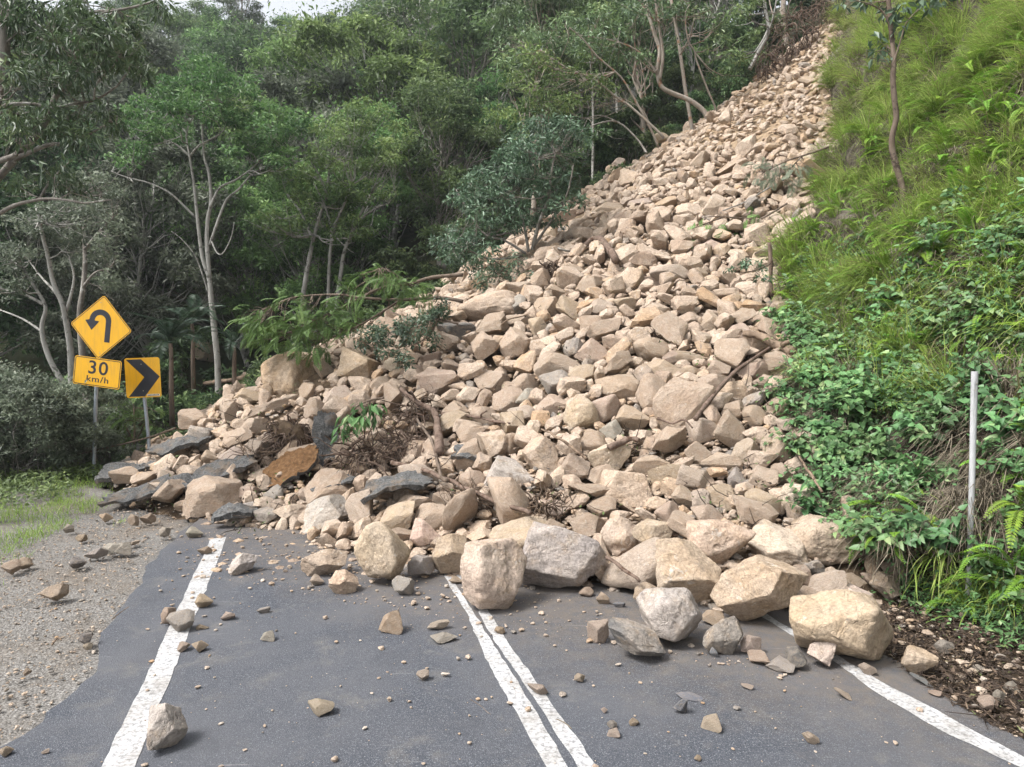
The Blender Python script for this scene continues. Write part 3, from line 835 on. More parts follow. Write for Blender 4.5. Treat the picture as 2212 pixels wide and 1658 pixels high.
def lean_matrix(P, ang, yaw=0.0, pitch=0.0):
    """columns: photo-right, depth, up at P, leaned by ang about the line of sight"""
    az = math.atan2(P[0], P[1])
    R = Matrix.Rotation(-az, 3, 'Z') @ Matrix.Rotation(-math.radians(ang), 3, 'Y') @ Matrix.Rotation(pitch, 3, 'X') @ Matrix.Rotation(yaw, 3, 'Z')
    return R

def put_rock(px, py, w, h, ang, col, style, label, seed):
    r_ = np.random.default_rng(seed)
    hc = hit(px, py)
    if hc is None: hc = at(px, py, 28.0)
    hb = hit(px, py + h * .42)
    pile = hc[2] > .32 and not (w * h > 4000 and hb is not None and hb[2] < .45)
    area = w * h
    if pile:
        Y = hc[1]
        sc = Y / FPX
        W, H = w * sc, h * sc
        D = {'s': .75, 'w': .8}.get(style, .95) * max(min(W, H * 1.3), H * .9)
        P = hc + nrm(np.array([-.35, -.8, .45])) * (.12 * H)
        if area > 9000: P = hc + np.array([0, .10 * D, 0])
    else:
        b = hit(px, py + h * .40)
        if b is None: b = hc
        W, H = w * b[1] / FPX, h * b[1] / FPX
        D = {'s': .62, 'w': .8}.get(style, .9) * max(W, H) * .92
        el = math.atan2(CAMH - b[2], b[1])
        H = max(H / math.cos(el) - .38 * D * math.sin(el), .55 * H)         # part of what is seen is the top
        P = np.array([b[0] * (1 + .3 * D / b[1]), b[1] + .3 * D, max(b[2], 0.0) + H * .46])
        if label is None or area < 2500:
            gz = float(terrain(P[0], P[1]))
            if P[0] > 3.3: gz += .22 * float(smoothstep(3.3, 5.0, P[0]))
            P[2] = max(gz if cone(P[0], P[1]) < 0 else b[2], 0) + H * .44
    R = lean_matrix(P, ang)
    if area > 6400 or (area > 3000 and not pile):
        sub = 6 if area > 15000 else 5
        p, f = rock_verts(seed, sub, style, .75)
        me = new_mesh("rock", p * np.array([W, D, H]) / 2, f, [M['rock']], None, True, 26)
        o = link("rock", me); S = Matrix.Identity(3)
    else:
        o = link("rock", shared_rock(style, seed % 9, 4)); S = Matrix.Diagonal((W / 2, D / 2, H / 2))
    # settle size and place so that the stone fills its share of the view
    co = np.empty(len(o.data.vertices) * 3, np.float32); o.data.vertices.foreach_get("co", co); co = co.reshape(-1, 3)[::3]
    R3_ = np.array(R); sc = np.array([1.0, 1.0, 1.0]); Sd = np.array([S[0][0], S[1][1], S[2][2]])
    for it in range(4):
        wv = (co * Sd * sc) @ R3_.T + P
        q = proj(wv); lo, hi = q.min(0), q.max(0)
        ext = hi - lo
        ca = abs(math.cos(math.radians(ang))) > .8
        ca_, sa_ = math.cos(math.radians(ang)), math.sin(math.radians(ang))
        kx, ky = np.clip(math.hypot(w * ca_, h * sa_) / ext[0], .85, 1.18), np.clip(math.hypot(w * sa_, h * ca_) / ext[1], .85, 1.18)
        sc[0] *= kx; sc[1] *= math.sqrt(kx); sc[2] *= ky
        mid = (lo + hi) / 2
        dx_, dy_ = px - mid[0], py - mid[1]
        P = P + np.array([dx_ * P[1] / FPX, 0, 0])
        if pile: P = P + np.array([0, 0, -dy_ * P[1] / FPX])
        else:
            wv = (co * Sd * sc) @ R3_.T + P
            g0 = max(float(cone(P[0], P[1] - .1)), 0.0) if cone(P[0], P[1]) > 0 else float(terrain(P[0], P[1]))
            P[1] = np.clip(P[1] - dy_ * P[1] ** 2 / (FPX * CAMH), P[1] - .35, P[1] + .35)
            P[2] += g0 - .03 * H - wv[:, 2].min()
    S = S @ Matrix.Diagonal(Vector(sc))
    o.matrix_world = Matrix.Translation(Vector(P)) @ (R @ S).to_4x4()
    c = np.array(RC[col]) * r_.uniform(.9, 1.1) * np.array([1, r_.uniform(.97, 1.03), r_.uniform(.93, 1.06)])
    o.color = (*c, 1)
    rock_things.append([o, px, py, w, h, col, style, label])
    occ.append((P[0], P[1], P[2], .5 * (W * H * D) ** (1 / 3) * 1.02))
for i, r in enumerate(ROCKS):
    put_rock(*r, seed=3001 + i * 13)

# everything between them: dart throwing over the visible face of the slide, large stones first
cell = .5
gridh = {}
def g_add(p, r):
    gridh.setdefault((int(p[0] // cell), int(p[1] // cell)), []).append((p[0], p[1], p[2], r))
def g_ok(p, r, f):
    cx_, cy_ = int(p[0] // cell), int(p[1] // cell)
    for a in range(cx_ - 2, cx_ + 3):
        for b in range(cy_ - 2, cy_ + 3):
            for q in gridh.get((a, b), ()):
                d2 = (p[0] - q[0]) ** 2 + (p[1] - q[1]) ** 2 + (p[2] - q[2]) ** 2
                if d2 < (f * (r + q[3])) ** 2: return False
    return True
for q in occ: g_add(q[:3], q[3])
_by = np.array(BND)
def edge_px(py):
    o_ = np.argsort(_by[:, 1])
    return np.interp(py, _by[o_, 1], _by[o_, 0])
auto = []
HOLD = [(272, 982, 62, 24), (292, 1022, 50, 14), (404, 978, 58, 22), (488, 1040, 56, 22), (402, 1062, 44, 18), (310, 1088, 60, 22), (632, 1030, 52, 28), (708, 982, 24, 46), (862, 1094, 74, 22), (512, 1126, 46, 14), (636, 945, 50, 44), (375, 918, 56, 36), (775, 885, 45, 38)]
LINES = [[(846, 1000), (893, 1010), (968, 1037), (1019, 1061), (1086, 1088), (1147, 1107)], [(900, 905), (930, 949), (944, 990), (951, 1024)], [(866, 841), (900, 868), (934, 885), (944, 909), (947, 939), (949, 978)], [(954, 893), (1002, 897), (1052, 906), (1100, 916)], [(1171, 926), (1212, 949), (1240, 972), (1269, 992)], [(1606, 720), (1646, 728), (1673, 744), (1700, 752)], [(1662, 752), (1632, 773), (1592, 800), (1558, 834), (1531, 868), (1504, 904)], [(1262, 532), (1278, 520), (1297, 518), (1317, 540), (1330, 564)]]
for L_ in LINES:
    for (x0, y0), (x1, y1) in zip(L_[:-1], L_[1:]):
        for f in np.arange(0, 1, 14 / max(14, math.hypot(x1 - x0, y1 - y0))): HOLD.append((x0 + (x1 - x0) * f, y0 + (y1 - y0) * f, 15, 15))
_RK = np.array([[q[1], q[2], q[3] * .5, q[4] * .5] for q in rock_things] + HOLD); _RY = np.array([q[1] for q in occ] + [(lambda h_: h_[1] - .1 if h_ is not None else 16)(hit(*q[:2])) for q in HOLD])
arng = np.random.default_rng(99)
for r, tries, lift in ((.33, 900, .5), (.26, 2600, .5), (.20, 6000, .45), (.16, 10000, .35), (.125, 18000, .2), (.095, 26000, -.05), (.07, 26000, -.3), (.05, 18000, -.4)):
    x = arng.uniform(-9.5, 17, tries); y = arng.uniform(5.2, 33, tries)
    # more tries near the camera where small stones can be seen
    near_ = arng.random(tries) < (.35 if r > .2 else .6)
    th = arng.uniform(-1.15, .12, tries); rd = RAD - arng.random(tries) ** 1.3 * 15
    x = np.where(near_, AX + rd * np.sin(th), x); y = np.where(near_, AY - rd * np.cos(th), y)
    z = cone(x, y)
    P = np.stack([x, y, z], -1); q = proj(P)
    ok = (z > .02) & (q[:, 0] > 120) & (q[:, 0] < edge_px(q[:, 1]) + 40) & (q[:, 1] > -60) & (q[:, 1] < 1500)
    ok &= (r * FPX / y > 4.2)
    up = smoothstep(-2, 9, x) * smoothstep(14, 24, y)
    ok &= ~((r > .18) & (arng.random(tries) < 1.0 * up)) & ~((r > .15) & (arng.random(tries) < .75 * up))
    ok &= ~((r > .22) & (arng.random(tries) < .35))
    # bare soil: the churned patch at lower left and streaks near the head scarp
    ok &= ~((q[:, 0] < 600) & (q[:, 1] > 880) & (r > .16) & (arng.random(tries) < .8))
    soil = ((q[:, 0] > 560) & (q[:, 0] < 1010) & (q[:, 1] > 890) & (q[:, 1] < 1090))
    ok &= ~(soil & (arng.random(tries) < .75))
    ok &= ~((q[:, 1] < 170) & (r > .3))
    ok &= ~((q[:, 1] < 300) & (vnoise(np.stack([x * .9, y * .5], -1), 93) > .18) & (arng.random(tries) < .8))
    ok &= ~((r > .045) & (q[:, 1] + r * FPX / y * .8 > toe_y(q[:, 0]) + 16 * (q[:, 0] > 1120)))
    inside = ((q[:, None, 0] - _RK[None, :, 0]) / _RK[None, :, 2]) ** 2 + ((q[:, None, 1] - _RK[None, :, 1]) / _RK[None, :, 3]) ** 2 < .95
    ok &= ~(inside & (y[:, None] < _RY[None, :] + .05)).any(1)
    for i in np.nonzero(ok)[0]:
        rr = r * arng.uniform(.88, 1.15) * (.84 if y[i] > 13.5 else 1)
        if g_ok(P[i], rr, .80 if r > .12 else .74):
            g_add(P[i], rr)
            auto.append((P[i], rr, lift, q[i]))
def cone_n(p):
    e = .15
    a = float(cone(p[0] + e, p[1])) - float(cone(p[0] - e, p[1])); b = float(cone(p[0], p[1] + e)) - float(cone(p[0], p[1] - e))
    return nrm(np.array([-a / (2 * e), -b / (2 * e), 1.0]))
# which of the others are seen largest
N_ROCK = 298
auto.sort(key=lambda a: -a[1] / a[0][1])
n_ind = max(0, N_ROCK - len(ROCKS))
acc = Acc()
lowv = {}
for k in range(30):
    lowv['m', k] = rock_verts(500 + k, 3, 'aasw'[k % 4], .5)
    lowv['s', k] = rock_verts(600 + k, 2, 'aasw'[k % 4], .4)
for i, (p, r, lift, q) in enumerate(auto):
    nn_ = cone_n(p) if p[2] > .1 else np.array([0, 0, 1.0])
    quat = Vector(nn_).to_track_quat('Z', 'Y').to_matrix() @ Euler((arng.normal(0, .5), arng.normal(0, .5), arng.uniform(0, 6.28))).to_matrix()
    dims = np.array([r * arng.uniform(1.0, 1.5), r * arng.uniform(.8, 1.1), r * arng.uniform(.38, .9)])
    c = p + nn_ * lift * r
    if i < n_ind:
        style = 'aaaraasw'[int(arng.integers(8))]
        o = link("rock", shared_rock(style, int(arng.integers(9)), 4))
        o.matrix_world = Matrix.Translation(Vector(c)) @ (quat @ Matrix.Diagonal(dims)).to_4x4()
        col = 'ttttttpyb'[int(arng.integers(9))]
        o.color = (*(np.array(RC[col]) * arng.uniform(.88, 1.1)), 1)
        rock_things.append([o, q[0], q[1], 2 * r * FPX / p[1], 1.5 * r * FPX / p[1], col, style, None])
    else:
        big = r * FPX / p[1] > 17
        v, f = lowv['m' if big else 's', int(arng.integers(30))]
        acc.add((v * dims) @ np.array(quat).T + c, None, f, float(np.clip(arng.beta(1.5, 1.5), 0, 1)))
rb = link("rubble", acc.mesh("rubble", [M['rubble']]))
tag(rb, "countless tan stones filling the landslide between its larger rocks", "rubble", None, 'stuff')
print("rocks", len(rock_things), "rubble", len(auto) - n_ind, "tris", sum(len(t) for t in acc.T))

# ------------------------------------------------------------------ broken asphalt, roots, logs
def slab(px, py, wpx, depth, roll, pitch, arch, label, mat='tarslab', thick=.07, lift=.12, cat="asphalt slab", seed=1, yaw=0.0, Y=None, arch2=0.0):
    b = hit(px, py) if Y is None else at(px, py, Y)
    W = wpx * b[1] / FPX
    r_ = np.random.default_rng(seed)
    na, nr = 64, 9
    a = np.linspace(0, 2 * np.pi, na, endpoint=False)
    rad = 1 + .22 * fbm(np.stack([np.cos(a) * 1.3 + seed * 3.1, np.sin(a) * 1.3, a * 0], -1), 2, seed) + .10 * vnoise(np.stack([a * 6, a * 0], -1), seed + 9) + .05 * vnoise(np.stack([a * 15, a * 0], -1), seed + 19)
    c4, s4 = np.cos(a), np.sin(a)
    sq = (np.abs(c4) ** 4 + np.abs(s4) ** 4) ** -.25           # squarish outline
    top = []
    for k in range(nr):
        f = (k + 1) / nr
        top.append(np.stack([c4 * sq * rad * f * W / 2, s4 * sq * rad * f * depth / 2, a * 0], -1))
    top = np.concatenate([[[0, 0, 0]], np.concatenate(top)])
    u, v = top[:, 0] / (W / 2), top[:, 1] / (depth / 2)
    bend = -arch * u * u * W * .38 - arch2 * np.abs(u) ** 3 * np.sign(u) * W * .25 + .06 * fbm(top * 2.6 + seed, 3, seed)
    ro = .022 * fbm(top * 12 + seed, 3, seed + 3)
    tv = top + np.stack([u * 0, u * 0, bend + ro], -1)
    th = thick * (1 + .35 * fbm(top * 4 + 5 + seed, 2, seed + 5))
    bv = top * .96 + np.stack([u * 0, u * 0, bend - th], -1) + .02 * np.stack([vnoise(top * 11, 1), vnoise(top * 11, 2), vnoise(top * 9, 3)], -1)
    n = len(top)
    T = []; Q = []
    for i in range(na):
        j = (i + 1) % na
        T += [(0, 1 + i, 1 + j), (n, n + 1 + j, n + 1 + i)]
        for k in range(nr - 1):
            A, B = 1 + k * na, 1 + (k + 1) * na
            Q += [(A + i, B + i, B + j, A + j), (n + A + j, n + B + j, n + B + i, n + A + i)]
        E_ = 1 + (nr - 1) * na
        Q.append((E_ + i, n + E_ + i, n + E_ + j, E_ + j))
    mats = [M['tarslab'], M[mat]]
    mi = np.concatenate([np.zeros(len(Q), int), np.zeros(len(T), int)])
    if mat != 'tarslab':
        # the earth still sticking to the upturned underside shows on the face we see
        mi = np.array([1 if all(x < n for x in q) else 0 for q in Q] + [1 if all(x < n for x in t) else 0 for t in T])
    me = new_mesh("asphalt_slab", np.concatenate([tv, bv]), [np.array(Q), np.array(T)], mats, None, True, 32, mi)
    az = math.atan2(b[0], b[1])
    R = Matrix.Rotation(-az, 3, 'Z') @ Matrix.Rotation(-math.radians(roll), 3, 'Y') @ Matrix.Rotation(math.radians(pitch), 3, 'X') @ Matrix.Rotation(math.radians(yaw), 3, 'Z')
    o = link("asphalt_slab", me)
    P = b + np.array([0, -.08, lift + .10])
    o.matrix_world = Matrix.Translation(Vector(P)) @ R.to_4x4()
    return tag(o, label, cat, "broken pieces of road surface pushed up by the slide")
slab(272, 982, 138, .8, -2, 7, .26, "dark arched asphalt slab lying at the feet of the two signs", seed=2, thick=.11, lift=.16)
slab(292, 1022, 116, .7, 6, 6, .10, "lower crumbly asphalt slab under the dark arched one", seed=3, thick=.10, lift=.04)
slab(404, 978, 128, .6, 15, 14, .05, "light grey asphalt slab rising to the right, right of the chevron sign's post", seed=4, lift=.16)
slab(488, 1040, 124, .6, 15, 16, .08, "ragged asphalt slab tilted up to the right, in front of the left end of the rocks", seed=5, lift=.16)
slab(402, 1062, 100, .5, 4, 10, .12, "ragged dark slab joined below the left end of the tilted one", seed=25, lift=.10)
slab(310, 1088, 132, .5, 16, 12, -.26, "curled asphalt slab with a bright edge, nearest to the grass verge", seed=6, lift=.10, arch2=-.15)
slab(632, 1030, 112, .6, 30, 32, .04, "asphalt slab turned over with reddish earth stuck to it", 'sub_base', seed=7, lift=.12)
slab(708, 982, 52, .9, 4, 74, .0, "grey asphalt slab standing upright beside the root ball", seed=8, lift=.18)
slab(862, 1088, 146, .6, 10, 9, .20, "dark arched asphalt slab above the rounded yellowish boulder", seed=9, thick=.06, lift=.22)
slab(512, 1126, 96, .4, -3, 8, .26, "small dark asphalt piece at the end of the left white edge line", seed=10, thick=.08, lift=.08)
slab(720, 1070, 104, .4, 12, 10, .14, "thin asphalt strip above the jagged grey rock", seed=11, thick=.05, lift=.16)
slab(375, 918, 110, .7, -6, 26, .15, "grey crumbling slab of earth and asphalt behind the chevron sign's post", seed=12, thick=.2, lift=.08)
slab(1010, 1010, 60, .35, -8, 20, .1, "small bluish asphalt fragment among the roots", seed=13, thick=.05, lift=.12)

def trace(pts, lift=.06, Y=None):
    """a bent line lying on the pile: photo points -> world points"""
    out = []
    for p in pts:
        h_ = hit(*p) if Y is None else at(p[0], p[1], Y)
        out.append(h_ if h_ is not None else at(p[0], p[1], 26))
    out = np.array(out)
    if Y is None and len(out) > 2:
        s = np.arange(len(out)); f = np.polyfit(s, out[:, 1], 2 if len(out) > 3 else 1); yy = np.polyval(f, s)
        out = np.array([at(p[0], p[1], min(y_, o_[1] + .05) - lift * 1.2 - .42) for p, y_, o_ in zip(pts, yy, out)])
    return out
def smooth_line(P, k=4):
    P = np.asarray(P, float); n = len(P)
    t = np.linspace(0, n - 1, (n - 1) * k + 1)
    out = []
    for a in t:
        i = min(int(a), n - 2); f = a - i
        p0, p1, p2, p3 = P[max(i - 1, 0)], P[i], P[i + 1], P[min(i + 2, n - 1)]
        out.append(.5 * (2 * p1 + (p2 - p0) * f + (2 * p0 - 5 * p1 + 4 * p2 - p3) * f * f + (3 * p1 - p0 - 3 * p2 + p3) * f ** 3))
    return np.array(out)
def log(name, pts, r0, r1, mat, label, cat, group=None, side=(), Y=None, lift=.06, n=8):
    P = smooth_line(trace(pts, lift, Y))
    k = FPX / P[:, 1].mean()
    a = Acc()
    a.tube(P + .012 * fbm(P * 6, 2, 5)[:, None], np.linspace(r0, r1, len(P)) * .72 / k, n, .35, int(pts[0][0]))
    for s in side:
        Q = smooth_line(np.array([P[int(s[0] * (len(P) - 1))]] + [at(x, y, P[int(s[0] * (len(P) - 1))][1] - .06 * (i + 1)) for i, (x, y) in enumerate(s[3])]))
        a.tube(Q, np.linspace(s[1], s[2], len(Q)) / k, 6, .2, 5)
    o = link(name, a.mesh(name, [M[mat]], True))
    return tag(o, label, cat, group)
G_ST = "branches and sticks caught in the slide"
log("branch", [(846, 1000), (893, 1010), (968, 1037), (1019, 1061), (1086, 1088), (1147, 1107)], 8, 5.5, 'root_red', "long straight peeled branch lying across the lower middle of the slide", "branch", G_ST, lift=.12)
log("branch", [(900, 905), (930, 949), (944, 990), (951, 1024), (966, 1040)], 4, 6, 'bark_brown', "curved thin branch meeting the long peeled branch from above", "branch", G_ST, lift=.14)
log("branch", [(954, 893), (1002, 897), (1052, 906), (1100, 916)], 6, 3, 'root_red', "broken reddish branch pointing right from the red-barked stump", "branch", G_ST, [(.6, 3, 1.5, [(1040, 895), (1052, 888)])], lift=.12)
log("stick", [(1171, 926), (1212, 949), (1240, 972), (1269, 992)], 3.5, 5, 'wood', "pale split stick slanting down to the right in the middle of the pile", "stick", G_ST, lift=.14)
log("log", [(1606, 720), (1646, 728), (1673, 744), (1700, 752), (1711, 764)], 10, 17, 'wood', "thick torn log sticking out beside the bank plants", "log", G_ST, [(.8, 7, 4, [(1690, 745), (1706, 738)])], lift=.18, n=10)
log("stick", [(1662, 752), (1632, 773), (1592, 800), (1558, 834), (1531, 868), (1504, 904)], 5, 7, 'root_red', "long red-barked stick running down left from the thick torn log", "stick", G_ST, lift=.14)
log("log", [(1262, 532), (1278, 520), (1297, 518), (1317, 540), (1330, 564)], 8, 12, 'root_red', "bent red-brown log high on the left of the pile", "log", G_ST, lift=.18, n=9)
log("stick", [(1151, 502), (1188, 529), (1215, 540), (1239, 546)], 4, 3, 'bark_grey', "grey stick on the left rim under the long flat slab", "stick", G_ST, lift=.12)
log("stick", [(1727, 987), (1740, 1010), (1757, 1034), (1776, 1064)], 3.5, 4, 'wood', "thin straight stick at the edge of the bank plants", "stick", G_ST, lift=.16)
log("stick", [(1309, 1205), (1347, 1228), (1383, 1254)], 6, 5, 'root_red', "short red stick poking out between the toe boulders", "stick", G_ST, lift=.14)
log("log", [(440, 830), (508, 820), (545, 812), (580, 803)], 6, 8, 'wood', "broken log lying behind the boulders at the far left end", "log", G_ST, lift=.05)
log("branch", [(353, 851), (390, 856), (420, 854), (450, 850)], 3, 4, 'bark_grey', "thin pale branch beside the lone upright pale rock", "branch", G_ST, lift=.05)
log("branch", [(50, 1010), (136, 990), (220, 970), (315, 948), (380, 925)], 2.2, 3.2, 'bark_brown', "long thin branch passing behind the sign posts", "branch", G_ST, Y=15.0)
log("log", [(1316, 968), (1340, 958), (1362, 950), (1380, 953)], 11, 7, 'root_red', "short charred piece of wood between the pale boulders", "log", G_ST, lift=.12)
log("stick", [(1561, 456), (1609, 437), (1653, 411), (1700, 385)], 2, 2.6, 'bark_grey', "thin grey stick high on the right of the slide", "stick", G_ST, lift=.2)
log("stick", [(1050, 1180), (1085, 1190), (1118, 1186)], 4, 3, 'bark_brown', "dark stick behind the boulder on the centre line", "stick", G_ST, lift=.1)
log("stick", [(1420, 905), (1452, 915), (1478, 905), (1496, 925)], 4, 2.5, 'root_red', "twisted red root piece left of the red-barked stick", "stick", G_ST, lift=.14)
log("stick", [(1395, 340), (1425, 325), (1470, 300)], 2, 1.5, 'bark_grey', "thin stick on the rim near the leaning trunks", "stick", G_ST, lift=.15)
log("twig", [(112, 1393), (119, 1386), (128, 1376), (133, 1384)], 3.2, 1.5, 'wood', "pale splinter of wood on the gravel verge", "twig", None, lift=.01)
log("twig", [(240, 1340), (262, 1322), (275, 1314)], 1.5, 1, 'wood', "brown twig on the broken left edge of the asphalt", "twig", None, lift=.01)
log("twig", [(1016, 1510), (1040, 1522), (1062, 1541)], 1.2, .8, 'bark_brown', "fine dark twig in the left lane beside the centre line", "twig", None, lift=.005)
log("twig", [(1205, 1552), (1222, 1560), (1236, 1572)], 1.8, 1.4, 'straw', "short pale twig on the right stripe of the centre line", "twig", None, lift=.008)
log("branch", [(1085, 700), (1100, 690), (1125, 684), (1142, 678)], 3, 2, 'wood', "crooked small branch below the giant yellowish boulder", "branch", G_ST, lift=.12)

def root_tangle(name, px, py, wpx, hpx, n, label, mats=('root', 'root_red'), core=True, cat="roots", Y=None, down=.5, rpx=1.8, seed=1, corem='soil', L=1.0):
    b = hit(px, py) if Y is None else at(px, py, Y)
    k = b[1] / FPX
    r_ = np.random.default_rng(seed)
    b = b + (np.array([0, -.22, .05]) if Y is None else 0)
    o = tag(link(name, None), label, cat)
    o.location = [float(v) for v in b]
    if core:
        p, f = rock_verts(seed + 77, 4, 'r', 2.2)
        p = p * np.array([wpx * .40 * k, wpx * .32 * k, hpx * .38 * k])
        link("soil_core", new_mesh("soil_core", p, f, [M[corem]], None, True), o)
    for mi, mt in enumerate(mats):
        a = Acc()
        for i in range(n):
            d = nrm(r_.normal(size=3) * np.array([1, .8, 1]) + np.array([0, -.5, -.2]))
            p = d * np.array([wpx * .30, wpx * .26, hpx * .30]) * k * r_.uniform(.6, 1)
            pts = [p]
            dd = nrm(d + r_.normal(size=3) * .5)
            for s in range(5):
                dd = nrm(dd + r_.normal(size=3) * .55 + np.array([0, -.05, -down * .35]))
                pts.append(pts[-1] + dd * wpx * k * .085 * L * r_.uniform(.6, 1.4))
            rr = rpx * k * r_.uniform(.4, 1.3) * (2.2 if r_.random() < .08 else 1)
            a.tube(smooth_line(np.array(pts), 2), np.linspace(rr, rr * .35, 11), 4, 0, i, .5, False)
        link("root_fibre", a.mesh("root_fibre", [M[mt]], True), o)
    return o
root_tangle("root_ball", 636, 945, 116, 96, 130, "torn-out root ball with hanging brown fibres, left of the upright asphalt slab", seed=3, down=.9)
st = root_tangle("root_mass", 905, 890, 120, 56, 26, "tangled mass of roots around the red-barked stump", seed=4, core=False, rpx=1.7, L=1.3)
log("stump", [(866, 841), (900, 868), (934, 885), (944, 909), (947, 939), (949, 978)], 6, 13, 'root_red', "thick red-barked stump standing in the tangled roots", "stump", None, lift=.2, n=10)
root_tangle("root_mass", 800, 985, 150, 50, 50, "flat mat of reddish roots over bare soil, below the drooping big leaves", ('root_red', 'root'), seed=5, core=False, rpx=1.6, L=1.4)
root_tangle("root_mass", 1170, 1085, 110, 46, 32, "pale roots tangled under the grey slanted slab", ('wood', 'root'), seed=6, core=False, rpx=2.0, L=1.2)
root_tangle("root_mass", 1190, 590, 60, 40, 40, "dark roots on the left rim below the bent log", ('root', 'root'), seed=7, core=False, rpx=1.6)
root_tangle("root_mass", 345, 925, 110, 60, 40, "reddish roots behind the chevron sign's post", ('root_red', 'wood'), seed=8, core=False, rpx=1.6, L=1.4)
root_tangle("root_mass", 560, 985, 90, 50, 40, "loose roots between the tilted slab and the root ball", ('root', 'wood'), seed=21, core=False, rpx=1.2, L=1.4)
root_tangle("root_mass", 880, 960, 120, 60, 70, "fine roots trailing left of the red-barked stump's foot", ('root', 'root_red'), seed=22, core=False, rpx=1.2, L=1.5)
root_tangle("root_mass", 1010, 1080, 110, 50, 50, "fine roots under the middle of the long peeled branch", ('root', 'wood'), seed=23, core=False, rpx=1.2, L=1.4)
root_tangle("exposed_roots", 1712, 70, 120, 150, 75, "curtain of brown roots hanging from the scarp at the top of the slide", seed=9, core=False, rpx=1.0, down=1.4, L=1.2, Y=27.5)
root_tangle("exposed_roots", 1655, 135, 70, 90, 70, "smaller bunch of roots at the left edge of the scarp", seed=10, core=False, rpx=.9, down=1.2, Y=26.5)
root_tangle("exposed_roots", 1775, 20, 80, 70, 70, "dark roots in the overhang at the very top of the slide", seed=11, core=False, rpx=.9, down=1.2, Y=29)

# ------------------------------------------------------------------ signs and post
def rounded(w, h, r, k=6):
    pts = []
    for cx_, cy_, a0 in ((w / 2 - r, h / 2 - r, 0), (-w / 2 + r, h / 2 - r, 90), (-w / 2 + r, -h / 2 + r, 180), (w / 2 - r, -h / 2 + r, 270)):
        for i in range(k + 1):
            a = math.radians(a0 + 90 * i / k)
            pts.append((cx_ + r * math.cos(a), cy_ + r * math.sin(a)))
    return np.array(pts)
def prism(poly, y0, y1):
    """outline in x-z, extruded along y"""
    n = len(poly)
    V = [(x, y0, z) for x, z in poly] + [(x, y1, z) for x, z in poly]
    F = [list(range(n)), list(range(2 * n - 1, n - 1, -1))] + [[(i + 1) % n, i, i + n, (i + 1) % n + n] for i in range(n)]
    return V, F
def plate(name, poly, y0, y1, mat, parent):
    V, F = prism(poly, y0, y1)
    return link(name, new_mesh(name, V, F, [mat]), parent)
def ring(name, outer, inner, y0, y1, mat, parent):
    n = len(outer)
    V = [(x, y0, z) for x, z in outer] + [(x, y0, z) for x, z in inner] + [(x, y1, z) for x, z in outer] + [(x, y1, z) for x, z in inner]
    F = []
    for i in range(n):
        j = (i + 1) % n
        F += [[i, j, n + j, n + i], [j, i, 2 * n + i, 2 * n + j], [n + i, n + j, 3 * n + j, 3 * n + i]]
    return link(name, new_mesh(name, V, F, [mat]), parent)
def rot2(p, a):
    c, s = math.cos(a), math.sin(a)
    p = np.asarray(p, float)
    return np.stack([p[:, 0] * c - p[:, 1] * s, p[:, 0] * s + p[:, 1] * c], -1)
def text_mesh(name, body, height, mat, parent, loc, sx=1.0):
    cu = bpy.data.curves.new("glyphs", 'FONT')
    cu.body = body
    cu.size = 1.0
    cu.extrude = .001
    cu.offset = .012
    cu.space_character = 1.12
    t = bpy.data.objects.new("glyphs", cu)
    COL.objects.link(t)
    dg = bpy.context.evaluated_depsgraph_get()
    me = bpy.data.meshes.new_from_object(t.evaluated_get(dg))
    bpy.data.objects.remove(t)
    n = len(me.vertices)
    co = np.empty(n * 3, np.float32); me.vertices.foreach_get("co", co); co = co.reshape(-1, 3)
    lo, hi = co.min(0), co.max(0)
    s = height / (hi[1] - lo[1])
    x = (co[:, 0] - (lo[0] + hi[0]) / 2) * s * sx; z = (co[:, 1] - lo[1]) * s; y = -(co[:, 2]) * .0008 / .001
    me.vertices.foreach_set("co", np.stack([x, y, z], -1).astype(np.float32).reshape(-1))
    me.materials.clear(); me.materials.append(mat)
    me.update()
    return link(name, me, parent, loc)
def screw(parent, x, y, z, r=.010):
    a = np.linspace(0, 2 * np.pi, 8, endpoint=False)
    return plate("bolt", np.stack([x + r * np.cos(a), z + r * np.sin(a)], -1)[::-1], y, y - .007, M['bolt'], parent)

SY = 14.5
K = SY / FPX                       # metres per photo unit at the signs
base = onground(200, 1032); base = at(200, 1032, SY)
sg = tag(link("road_sign", None), "yellow diamond hairpin-bend sign over a 30 km/h plate on a leaning grey post", "road sign")
sg.location = base
sg.rotation_euler = (0, 0, math.radians(-4))
pole_px = [(200, 1060), (200, 1032), (206, 930), (212, 835), (222, 770), (231, 700), (237, 655)]
pp = np.array([[(x - 200) * K, .035, (1032 - y) * K] for x, y in pole_px])
pp[:, 1] += 0
a = Acc(); a.tube(smooth_line(pp), np.full(25, .036), 12, 0, 0, .5)
pole = link("pole", a.mesh("pole", [M['galv']], True, 50), sg)
TH = math.radians(-7.4)
def face(parent, cx_, cz_, th):
    o = link("sign_plate", None, parent, (cx_, 0, cz_), (0, -th, 0))
    return o
